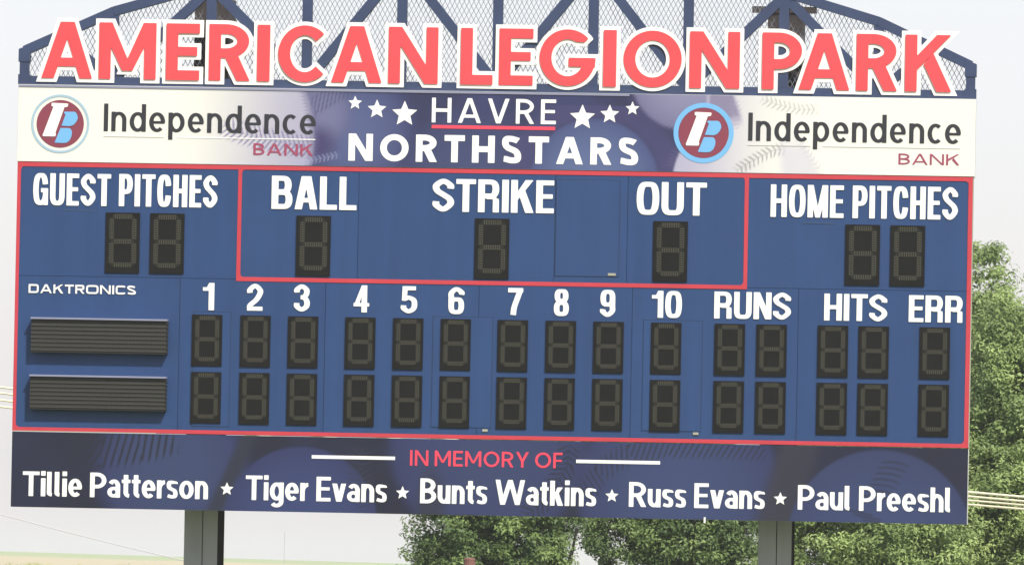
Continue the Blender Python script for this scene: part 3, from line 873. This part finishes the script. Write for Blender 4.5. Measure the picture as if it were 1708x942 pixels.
U = [(xi0, zi1 - r)] + [(xi0 + r - r * math.cos(math.radians(15 * i)), zi1 - r + r * math.sin(math.radians(15 * i))) for i in range(1, 7)] + \
    [(xb0, zi1), (xb0, zb0), (xb1, zb0), (xb1, zi1)] + \
    [(xi1 - r + r * math.sin(math.radians(15 * i)), zi1 - r + r * math.cos(math.radians(15 * i))) for i in range(0, 7)] + \
    [(xi1 - r + r * math.cos(math.radians(15 * i)), zi0 + r - r * math.sin(math.radians(15 * i))) for i in range(0, 7)] + \
    [(xi0 + r - r * math.sin(math.radians(15 * i)), zi0 + r - r * math.cos(math.radians(15 * i))) for i in range(0, 7)]
solid('border_stripe', [outer, U, rr_loop(xb0 + s, xb1 - s, zb0 + s, zi1, .03)], -.001, .004, M['red'], sb)
MB().box(-W2 + .01, X_(260, 720), -.0055, -.001, Z_CAB0 - .003, Z_CAB0 + .0035).build('ledge_highlight', M['pale'], sb)  # pale strip paints the sunlit highlight on the small bottom ledge
# captions
YC = -.0045
for t_, a_, b_, c_, d_, e_, st in (
        ('GUEST', 55, 184.5, 341.8, 288.5, 344, CONP), ('PITCHES', 198, 362, 344, 290.3, 346.5, CONP),
        ('BALL', 452.6, 594.5, 348.3, 293, 350.8, CON), ('STRIKE', 721.6, 923.6, 352.6, 298, 356, CON), ('OUT', 1061.5, 1178.3, 358, 303, 360, CON),
        ('HOME', 1285, 1406.9, 361.6, 307.5, 363.7, CONP), ('PITCHES', 1421.7, 1597, 363.8, 309.5, 366.8, CONP),
        ('1', 337.8, 357, 517, 471.5, None, CON), ('2', 412, 437.8, 517.7, 473, None, CON), ('3', 490.3, 515.7, 519, 474, None, CON),
        ('4', 589.5, 615.6, 520.5, 475.5, None, CON), ('5', 668.5, 694.7, 522, 477, None, CON), ('6', 747.6, 773.8, 523.4, 478.5, None, CON),
        ('7', 846.9, 872, 525, 480, None, CON), ('8', 923.6, 948.5, 526.6, 481.6, None, CON), ('9', 1001, 1025.8, 528, 483, None, CON),
        ('10', 1086.8, 1137, 529.5, 484.6, None, CON), ('RUNS', 1191, 1318.5, 530.8, 486, 533, CON), ('HITS', 1374.4, 1479, 534, 489.3, 536, CON), ('ERR', 1515.5, 1606, 536.6, 492, 538.2, CON)):
    word(t_, a_, b_, c_, d_, st, M['white'], sb, YC, .004, 'caption', None, e_)
word('DAKTRONICS', 47.6, 226.3, 488.3, 473.6, DAK, M['white'], sb, YC, .003, 'maker_lettering', 'small square white maker name', 491.2)
for px_, py_, w_ in ((1020.5, 457.5, 13), (809, 717.2, 9), (1160.5, 722.5, 9)):
    x, z = P(px_, py_); MB().box(x - w_ / 2 * PX, x + w_ / 2 * PX, -.012, -.005, z - .012, z + .010).build('latch', M['pale'], sb)

# ------------------------------------------------------------------ digits: face plate > seven segments with LEDs
def segment_mesh(name, L, T, horiz):
    """mitred bar of length L, thickness T with staggered LEDs, centred on the origin"""
    h = T / 2; pts = [(-L / 2, 0), (-L / 2 + h, -h), (L / 2 - h, -h), (L / 2, 0), (L / 2 - h, h), (-L / 2 + h, h)]
    if not horiz: pts = [(-z, x) for x, z in pts]
    mb = MB().prism(pts, -.003, 0)
    nb = len(mb.f)
    rows = (-T * .28, 0, T * .28); pitch = T * .42; rd = T * .105
    for i, rz in enumerate(rows):
        Ls = L - T * (1.0 if i != 1 else .7); n = int(Ls / pitch)
        off = (pitch / 2 if i == 1 else 0)
        for k in range(n + 1):
            x = -n * pitch / 2 + k * pitch + off
            if abs(x) > Ls / 2 + .002: continue
            p = [(x + rd * math.cos(t), rz + rd * math.sin(t)) for t in (math.pi / 4 + i_ * math.pi / 2 for i_ in range(4))]
            if not horiz: p = [(-z_, x_) for x_, z_ in p]
            mb.quad([(a, -.0042, b) for a, b in p])
    me = mb.mesh(name, M['led']); me.materials.append(M['dot'])
    for i, p in enumerate(me.polygons):
        if i >= nb: p.material_index = 1
    return me
def digit_proto(w, h, nm):
    T = w * .155
    xl, xr = -w / 2 + w * .175, w / 2 - w * .165
    zt_, zm, zb = h / 2 - h * .065, h / 2 - h * .478, h / 2 - h * .868
    face = MB().box(-w / 2, w / 2, -.012, 0, -h / 2, h / 2).mesh('digit_display', M['dig'])
    hz = segment_mesh('segment_horizontal', (xr - xl) - T * .15, T, True)
    v1 = segment_mesh('segment_upright', (zt_ - zm) - T * .15, T, False)
    return face, [(hz, (0, zt_)), (hz, (0, zm)), (hz, (0, zb)), (v1, (xl, (zt_ + zm) / 2)), (v1, (xr, (zt_ + zm) / 2)), (v1, (xl, (zm + zb) / 2)), (v1, (xr, (zm + zb) / 2))], (xl + xr) / 2
PB = digit_proto(57.5 * PX, 100.5 * PX, 'b'); PS = digit_proto(50.5 * PX, 85.5 * PX, 's')
def digit(proto, pxl, pyt, pxr, pyb, lab=None):
    xa, z1 = P(pxl, pyt, -.01); xb, z0 = P(pxr, pyb, -.01)
    o = bpy.data.objects.new('digit_display', proto[0]); o.location = ((xa + xb) / 2, -.0045, (z0 + z1) / 2); link(o, sb)
    if lab: o['label'] = lab
    for me, (x, z) in proto[1]:
        c = bpy.data.objects.new('segment', me); c.location = (x + (proto[2] if me.name.startswith('segment_h') else 0), -.0122, z); link(c, o)
for a, t in ((175.8, 354.3), (249.9, 355.5), (494, 359.6), (791.7, 364.3), (1089.3, 368.9), (1410, 374.6), (1485.2, 376)):
    digit(PB, a, t, a + 57.3, t + 101)
COLS = [320, 400.6, 480, 575.5, 655.3, 734.6, 829.8, 909.8, 989.5, 1085.6, 1191.8, 1261.6, 1363.8, 1431.8, 1533.8]
for k, a in enumerate(COLS):
    t = 524.3 + (a - 320) * .0176
    digit(PS, a, t, a + 50.4, t + 86)
    digit(PS, a - 1.9, t + 95.4, a + 48.5, t + 181.4)

# ------------------------------------------------------------------ team name displays
def name_display(xa, ya, xb, yb, lab):
    x0, z1 = P(xa, ya, -.12); x1, z0 = P(xb, yb, -.12); dp = .125
    t = MB().box(x0, x1, -dp + .02, -.005, z0, z1).build('name_display', M['louver'], sb, lab)
    MB().box(x0 - .004, x1 + .004, -dp - .012, -.006, z1, z1 + .016).build('hood', M['lip'], t)
    n = 8; h = (z1 - z0) / n
    blade = MB().box(-(x1 - x0) / 2, (x1 - x0) / 2, -.008, 0, -.004, .004).mesh('louver', M['louver_l'])
    for k in range(n):
        o = bpy.data.objects.new('louver', blade); o.location = ((x0 + x1) / 2, -dp + .019, z0 + h * (k + .55)); link(o, t)
    mb = MB()
    for k in range(n):
        for i in range(int((x1 - x0) / .0265)):
            cx = x0 + .018 + i * .0265; cz = z0 + h * (k + .12)
            mb.quad([(cx - .005, -dp + .0185, cz - .006), (cx + .005, -dp + .0185, cz - .006), (cx + .005, -dp + .0185, cz + .006), (cx - .005, -dp + .0185, cz + .006)])
    o = mb.build('led_rows', M['led'], t); o['kind'] = 'stuff'
    mb = MB()
    for k in range(n): mb.box(x1 + .0005, x1 + .006, -dp, -.03, z0 + h * (k + .3), z0 + h * (k + .7))
    mb.build('end_clips', M['louver_l'], t)
name_display(52, 531.5, 277.5, 590.5, 'upper louvred name display')
name_display(50, 627, 275.3, 685.5, 'lower louvred name display')

# ------------------------------------------------------------------ truss arch with wire screen
tr = empty('truss_arch', (0, 0, 0))
tag(tr, 'arched blue steel truss with diamond wire screen standing on top of the banner', 'truss')
TY0, TY1 = .020, .105
def tp(px, h):     # h in px above banner top
    x, _ = P(px, 100, TY0); return (x, Z_TOP + h * PX)
nodes = [(40.5, 57), (188, 125), (351, 173), (511, 201), (669, 216), (829, 222), (988.5, 216), (1147, 201), (1306.5, 173), (1465, 127), (1619.5, 56)]
tn = [tp(a, b) for a, b in nodes]
bw = .084
for k in range(10):
    a, b = tn[k], tn[k + 1]
    MB().bar(a, b, bw, TY0, TY1).build('top_chord', M['steel_blue'], tr)
MB().box(tn[0][0] - .045, tn[-1][0] + .045, TY0 + .002, TY1 - .002, Z_TOP + .003, Z_TOP + .078).build('bottom_chord', M['steel_blue'], tr)
for k, (x, z) in enumerate(tn):
    w = .088 if 0 < k < 10 else .082
    MB().box(x - w / 2, x + w / 2, TY0 + .004, TY1 - .004, Z_TOP + .079, z - (.03 if 0 < k < 10 else -.02)).build('upright', M['steel_blue'], tr)
for k in (0, 10):
    x = tn[k][0]
    MB().box(x - .052, x + .052, TY0 - .004, TY1 + .004, Z_TOP + .004, Z_TOP + .09).build('corner_plate', M['steel_blue'], tr)
    MB().prism([(x - .052, tn[k][1] - .10), (x + .052, tn[k][1] - .10), (x + .052, tn[k][1] + (.055 if k == 0 else .012)), (x - .052, tn[k][1] + (.012 if k == 0 else .055))], TY0 - .004, TY1 + .004).build('corner_plate', M['steel_blue'], tr)
base = Z_TOP + .04
for pk in (2, 4, 6, 8):
    for vk in (pk - 1, pk + 1):
        MB().bar((tn[vk][0], base + .02), (tn[pk][0], tn[pk][1] - .03), .088, TY0 + .006, TY1 - .006).build('diagonal_brace', M['steel_blue'], tr)
MB().bar((tn[1][0], base + .02), tp(100, 82), .080, TY0 + .007, TY1 - .007).build('diagonal_brace', M['steel_blue'], tr)
MB().bar((tn[9][0], base + .02), tp(1555, 82), .080, TY0 + .007, TY1 - .007).build('diagonal_brace', M['steel_blue'], tr)
# diamond screen: zigzag wires clipped to the arch outline
poly = [(tn[0][0], Z_TOP + .02), (tn[-1][0], Z_TOP + .02)] + tn[::-1]
mb = MB()
pw, ph_ = 8.05 * PX, 15.3 * PX
def ztop(x):
    for k in range(10):
        if tn[k][0] <= x <= tn[k + 1][0]:
            t = (x - tn[k][0]) / (tn[k + 1][0] - tn[k][0]); return tn[k][1] * (1 - t) + tn[k + 1][1] * t
    return -1
wr = .0028
nrow = int(1.4 / ph_) + 1
ncol = int((tn[-1][0] - tn[0][0]) / pw) + 1
for i in range(ncol):
    xc = tn[0][0] + i * pw
    for j in range(nrow * 2):
        za = Z_TOP + .03 + j * ph_ / 2; zb = za + ph_ / 2
        s_ = 1 if j % 2 == 0 else -1
        for sx in (0, 1):
            x0 = xc + (0 if (s_ > 0) else pw / 2) + (0 if sx == 0 else 0)
            x1 = xc + (pw / 2 if s_ > 0 else 0) if sx == 0 else xc + ((-pw / 2) if s_ > 0 else pw)
            if sx == 1 and s_ < 0: x0, x1 = xc + pw / 2, xc + pw
            xm = (x0 + x1) / 2
            if not (tn[0][0] < xm < tn[-1][0]) or zb > ztop(xm): continue
            n = len(mb.v); dx = wr
            yf = TY1 + .002 + .001 * sx
            mb.v += [(x0 - dx, yf, za), (x0 + dx, yf, za), (x1 + dx, yf, zb), (x1 - dx, yf, zb), (x0, yf + .005, za), (x1, yf + .005, zb)]
            mb.f += [(n, n + 1, n + 2, n + 3), (n + 1, n + 4, n + 5, n + 2), (n + 4, n, n + 3, n + 5)]
o = mb.build('wire_screen', M['mesh'], tr); o['kind'] = 'stuff'

# ------------------------------------------------------------------ park name letters
ls = empty('park_name_letters', (0, 0, 0))
tag(ls, 'large raised red letters with cream outlines in front of the blue truss', 'letter sign')
BIG = dict(id='big', w='geo', sv=.208, sh=.172, gap=.1)
LET = [('A', 69.3, 154), ('M', 165, 260), ('E', 277, 332.5), ('R', 348.5, 417), ('I', 429, 450), ('C', 464, 544.5), ('A', 552.5, 637), ('N', 648, 730.5),
       ('L', 768.5, 822), ('E', 832.5, 889), ('G', 900, 993.5), ('I', 1006.5, 1028), ('O', 1040, 1137), ('N', 1150.5, 1234), ('P', 1271.5, 1337.5), ('A', 1332.5, 1417.5), ('R', 1428.5, 1497), ('K', 1510, 1587.5)]
YL = -.004
zb_ = (P(110, 130.2, YL)[1] + P(1550, 153.6, YL)[1]) / 2
HL = 94.5 * PX
for k, (ch, a, b) in enumerate(LET):
    x0, _ = P(a, 100, YL); x1, _ = P(b, 100, YL); w = (x1 - x0) / HL
    sv_st = dict(BIG)
    if ch == 'I': w = sv_st['sv'] = (x1 - x0) / HL; sv_st['id'] = 'bigI%.2f' % w
    pl = gloops(ch, w, sv_st, .068, .012); fc = gloops(ch, w, sv_st, 0.0, .012)
    tr_ = lambda loops: [[(x0 + p[0] * HL, zb_ + p[1] * HL) for p in L] for L in loops]
    dy = .0035 * (k % 3)
    o = bpy.data.objects.new('letter', loops_mesh('letter', tr_(pl), YL + .010 + dy, .022 - dy, M['cream'])); o['label'] = 'letter ' + ch
    link(o, ls)
    f = bpy.data.objects.new('letter_face', loops_mesh('letter_face', tr_(fc), YL, .0098 + dy, M['red_face'])); link(f, o)
print('WORDS', WL)

# ------------------------------------------------------------------ trees
def leaf_mat(name, a, b, tr_=.35):
    m = bpy.data.materials.new(name); m.use_nodes = True; nt = m.node_tree
    p = nt.nodes['Principled BSDF']; p.inputs['Roughness'].default_value = .5; p.inputs['Specular IOR Level'].default_value = .35
    at = nt.nodes.new('ShaderNodeVertexColor'); at.layer_name = 'tint'
    mx = nt.nodes.new('ShaderNodeMix'); mx.data_type = 'RGBA'
    nt.links.new(at.outputs['Color'], mx.inputs[0]); mx.inputs[6].default_value = (*a, 1); mx.inputs[7].default_value = (*b, 1)
    nt.links.new(mx.outputs[2], p.inputs['Base Color'])
    t = nt.nodes.new('ShaderNodeBsdfTranslucent'); nt.links.new(mx.outputs[2], t.inputs['Color'])
    ms = nt.nodes.new('ShaderNodeMixShader'); ms.inputs[0].default_value = tr_
    nt.links.new(p.outputs[0], ms.inputs[1]); nt.links.new(t.outputs[0], ms.inputs[2])
    nt.links.new(ms.outputs[0], nt.nodes['Material Output'].inputs['Surface'])
    return m
LEAF1 = leaf_mat('leaf_green', (.16, .235, .075), (.50, .62, .23), .33)
LEAF3 = leaf_mat('scrub_leaf', (.40, .40, .16), (.62, .60, .28), .3)
LEAF2 = leaf_mat('leaf_shaded_green', (.075, .13, .045), (.32, .43, .14), .33)  # shade of the two trees under the board put into darker leaf colours
def leaves_mesh(name, C, rad, n_per, leaf, material, seed):
    r = np.random.default_rng(seed)
    N = len(C) * n_per
    idx = np.repeat(np.arange(len(C)), n_per)
    d = r.normal(size=(N, 3)); d /= np.linalg.norm(d, axis=1)[:, None]
    rr = rad[idx] * r.uniform(0, 1, N) ** .45
    pos = C[idx] + d * rr[:, None] * np.array([1, 1, .62])
    # leaves droop and face outwards/upwards
    nrm = d * .8 + np.array([.1, -.25, .7]) + r.normal(size=(N, 3)) * .42
    nrm /= np.linalg.norm(nrm, axis=1)[:, None]
    ax = np.cross(nrm, r.normal(size=(N, 3))); ax /= np.linalg.norm(ax, axis=1)[:, None]
    bx = np.cross(nrm, ax)
    L = leaf * r.uniform(.65, 1.35, N)[:, None]; Wd = L * .40
    v = np.stack([pos - ax * L * .5, pos + bx * Wd * .5 + nrm * L * .08, pos + ax * L * .5, pos - bx * Wd * .5 + nrm * L * .08], 1).reshape(-1, 3)
    me = bpy.data.meshes.new(name)
    me.vertices.add(len(v)); me.vertices.foreach_set('co', v.ravel().astype(np.float32))
    F = np.arange(N * 4)
    me.loops.add(N * 4); me.loops.foreach_set('vertex_index', F.astype(np.int32))
    me.polygons.add(N); me.polygons.foreach_set('loop_start', (np.arange(N) * 4).astype(np.int32))
    me.update(calc_edges=True)
    tint = np.clip(.7 * r.uniform(0, 1, len(C))[idx] ** 1.3 + .3 * r.uniform(0, 1, N), 0, 1)
    t4 = np.repeat(tint, 4)
    at = me.color_attributes.new('tint', 'FLOAT_COLOR', 'POINT')
    at.data.foreach_set('color', np.stack([t4, t4, t4, np.ones_like(t4)], 1).ravel().astype(np.float32))
    me.materials.append(material)
    return me
def tree(label, x, y, lobes, trunk_r, leaf=.068, n_cl=714, n_per=198, cl_r=0.30, material=LEAF1, seed=1, name='leafy_tree', limbs=None, group='leafy trees behind the scoreboard', shell=.55, holes=()):
    """lobes: (dx, dy, z, rx, rz) ellipsoids of foliage"""
    r = np.random.default_rng(seed)
    t = empty(name, (x, y, 0)); tag(t, label, 'tree', group)
    vol = np.array([l[3] * l[3] * l[4] for l in lobes]); vol = vol / vol.sum()
    C = []; 
    while len(C) < n_cl:
        l = lobes[r.choice(len(lobes), p=vol)]
        d = r.normal(size=3); d /= np.linalg.norm(d); q = r.uniform(shell ** 3, 1) ** (1 / 3.)
        c = np.array([l[0] + d[0] * l[3] * q, l[1] + d[1] * l[3] * q, l[2] + d[2] * l[4] * q])
        c[2] += r.normal() * .1
        if any(np.hypot(c[0] - h[0], c[2] - h[1]) < h[2] for h in holes): continue
        if c[2] < .5: continue
        C.append(c)
    C = np.array(C); rad = cl_r * r.uniform(.6, 1.35, len(C))
    cr_ = bpy.data.objects.new('crown', leaves_mesh('crown', C, rad, n_per, leaf, material, seed + 50)); link(cr_, t)
    mb = MB(); top = max(l[2] for l in lobes)
    fork = min(l[2] - l[4] for l in lobes) + .5
    fork = max(1.0, fork)
    mb.tube([(0, 0, -.2), (.03, 0, .3), (.05, .03, fork * .7), (0, 0, fork)], [trunk_r * 1.35, trunk_r, trunk_r * .9, trunk_r * .8], 12)
    for l in lobes:
        e = Vector((l[0], l[1], l[2])); s0 = Vector((0, 0, fork * .92)); mid = s0.lerp(e, .5) + Vector((r.normal() * .12, r.normal() * .12, -.15))
        mb.tube([tuple(s0), tuple(mid), tuple(e)], [trunk_r * .62, trunk_r * .42, trunk_r * .2], 9)
        for k in range(7):
            c = C[r.integers(len(C))]
            if np.linalg.norm(c - np.array([l[0], l[1], l[2]])) > l[3] * 1.3: continue
            b0 = mid.lerp(e, r.uniform(0, .8)); m2 = b0.lerp(Vector(c), .5) + Vector((0, 0, .1))
            mb.tube([tuple(b0), tuple(m2), tuple(c)], [trunk_r * .22, trunk_r * .13, trunk_r * .05], 6)
    if limbs:
        for L_ in limbs: mb.tube(L_[0], L_[1], 10)
    mb.build('trunk', M['bark'], t)
    return t
def at(px, py, y): return P(px, py, y)
YT = 60.0
def lob(px, py, rx, rz, ty, x0, dy=0):
    x, z = P(px, py, ty); return (x - x0, dy, z, rx, rz)
# tree behind the lower middle, with the leaning limb
x0 = P(850, 900, YT)[0]
la = P(862, 868, YT); lb = P(905, 888, YT); lc = P(945, 950, YT)
tree('bushy green tree with shade in its leaf colour under the middle of the scoreboard, behind the red-brown post', x0 + .6, YT,
     [lob(822, 880, 1.15, 1.0, YT, x0 + .6), lob(800, 800, .9, .9, YT, x0 + .6), lob(850, 780, 1.3, 1.1, YT, x0 + .6, .4), lob(735, 960, .5, .6, YT, x0 + .6), lob(912, 945, .42, .5, YT, x0 + .6, -.5), lob(965, 880, .3, .3, YT, x0 + .6, -.3)], .13, leaf=.068, n_cl=680, n_per=172, cl_r=0.24, seed=3, material=LEAF2, shell=.35,
     limbs=[([(.55, 0, 1.3), (lc[0] - x0 - .6, -.3, lc[1]), (lb[0] - x0 - .6, -.4, lb[1]), (la[0] - x0 - .6, -.4, la[1] + .2)], [.10, .085, .06, .035])])
x0 = P(1090, 900, YT + 4)[0]
tree('green tree with shade in its leaf colour and sunlit tips just left of the right-hand steel post', x0, YT + 4,
     [lob(1050, 900, .75, .9, YT + 4, x0), lob(1160, 880, .95, 1.0, YT + 4, x0, -.2), lob(1100, 780, 1.2, 1.0, YT + 4, x0, .3), lob(1230, 930, .7, .8, YT + 4, x0, -.5)], .14, leaf=.068, n_cl=680, n_per=180, cl_r=0.26, seed=8, material=LEAF2)
x0 = P(1440, 900, YT - 4)[0]
tree('bright yellow-green tree just right of the right-hand steel post', x0, YT - 4,
     [lob(1380, 900, 1.0, 1.2, YT - 4, x0), lob(1500, 900, 1.1, 1.3, YT - 4, x0, -.3), lob(1440, 760, 1.3, 1.2, YT - 4, x0, .4)], .15, leaf=.068, n_cl=884, n_per=180, cl_r=0.27, seed=12)
x0 = P(1640, 900, YT)[0]
tree('tallest tree, its pointed top rising beside the right edge of the scoreboard', x0, YT,
     [lob(1630, 520, .55, 1.05, YT, x0), lob(1610, 640, 1.2, 1.2, YT, x0, .3), lob(1640, 800, 1.5, 1.5, YT, x0), lob(1600, 930, 1.3, 1.0, YT, x0, -.3)], .18, leaf=.068, n_cl=1292, n_per=189, cl_r=0.27, seed=15)
x0 = P(1760, 900, YT - 2)[0]
tree('broad green tree at the far right edge of the picture', x0, YT - 2,
     [lob(1712, 570, .75, .85, YT - 2, x0), lob(1740, 700, 1.3, 1.3, YT - 2, x0, .2), lob(1760, 860, 1.5, 1.3, YT - 2, x0, -.3)], .17, leaf=.068, n_cl=1088, n_per=189, cl_r=0.28, seed=21)
x0 = P(652, 935, 210)[0]
zt2 = P(652, 930, 210)[1]
tree('small hazy tree far off beyond the left edge of the dark tree', x0, 210, [(0, 0, zt2 - 1.0, .5, .6), (.4, 0, zt2 - 1.3, .6, .7)], .09, leaf=.2, n_cl=60, n_per=60, cl_r=.4, seed=31, material=LEAF1, group=None)
# low shrubs at the bottom left
x0, z0 = P(60, 950, 420)
mbC = np.array([[x0 + rng.uniform(-7, 7), 420 + rng.uniform(-3, 3), z0 + rng.uniform(-.6, .1) + .16] for _ in range(150)])
sh_ = bpy.data.objects.new('shrub_thicket', leaves_mesh('shrub_thicket', mbC, np.full(150, .3), 40, .16, LEAF3, 77)); link(sh_)
tag(sh_, 'low yellow-green scrub at the bottom left corner, far off in the field', 'scrub', kind='stuff')

# ------------------------------------------------------------------ cables, far pole, red-brown post
YW = 12.0
left = [647.5, 657.5, 668.5, 678.5]; right = [823.5, 831.5, 838.5, 845.0]
wl_labels = ['topmost of four pale cables passing behind the scoreboard', 'second from top of four pale cables passing behind the scoreboard',
             'third from top of four pale cables passing behind the scoreboard', 'lowest of four pale cables passing behind the scoreboard']
for k in range(4):
    x0, z0 = P(11, left[k], YW); x1, z1 = P(1660, right[k], YW)
    sl = (z1 - z0) / (x1 - x0); pts = []
    for i in range(41):
        x = -40 + i * 2.0
        pts.append((x, YW + .02 * k, z0 + sl * (x - x0) + .0016 * (x - x0) * (x - x1) + .006 * math.sin(x * 3 + k)))
    o = MB().tube(pts, .0135, 6).build('overhead_cable', M['wire']); tag(o, wl_labels[k], 'cable', 'pale cables behind the scoreboard')
pa = P(0, 857, 30); pb = P(306, 934, 30)
sl = (pb[1] - pa[1]) / (pb[0] - pa[0])
pts = []
for i in range(31):
    x = -16 + i * .72
    pts.append((x, 30, pa[1] + sl * (x - pa[0]) + .010 * (x - pa[0]) * (x - pb[0])))
pts = [p for p in pts if p[2] > .1]
o = MB().tube(pts, .0065, 6).build('guy_wire', M['darkwire']); tag(o, 'thin slack wire slanting down at the bottom left below the sign', 'wire')
x0, z0 = P(475, 886, 600); x1, z1 = P(475, 945, 600)
t = MB().tube([(x0, 600, z1 - 1), (x0, 600, z0)], .022, 8).build('distant_pole', M['pole']); tag(t, 'hair-thin pole far away on the horizon right of the left steel post', 'pole')
x0, z0 = P(783.5, 929.5, 20)
t = empty('marker_post', (x0, 20, 0)); tag(t, 'red-brown post top in front of the dark tree at the bottom edge', 'post')
MB().tube([(0, 0, -.2), (0, 0, z0 - .02)], .062, 14).build('shaft', M['brick'], t)
MB().tube([(0, 0, z0 - .02), (0, 0, z0)], [.066, .05], 14).build('cap', M['brick'], t)

# ------------------------------------------------------------------ haze
hz = bpy.data.materials.new('haze_air'); hz.use_nodes = True
nt = hz.node_tree; nt.nodes.remove(nt.nodes['Principled BSDF'])
pv = nt.nodes.new('ShaderNodeVolumePrincipled')
pv.inputs['Color'].default_value = (.93, .95, 1.0, 1)
pv.inputs['Density'].default_value = 0.00022
pv.inputs['Anisotropy'].default_value = 0.0
nt.links.new(pv.outputs['Volume'], nt.nodes['Material Output'].inputs['Volume'])
o = MB().box(-3200, 3200, -150, 3300, -16, 14).build('haze', hz); tag(o, kind='stuff')
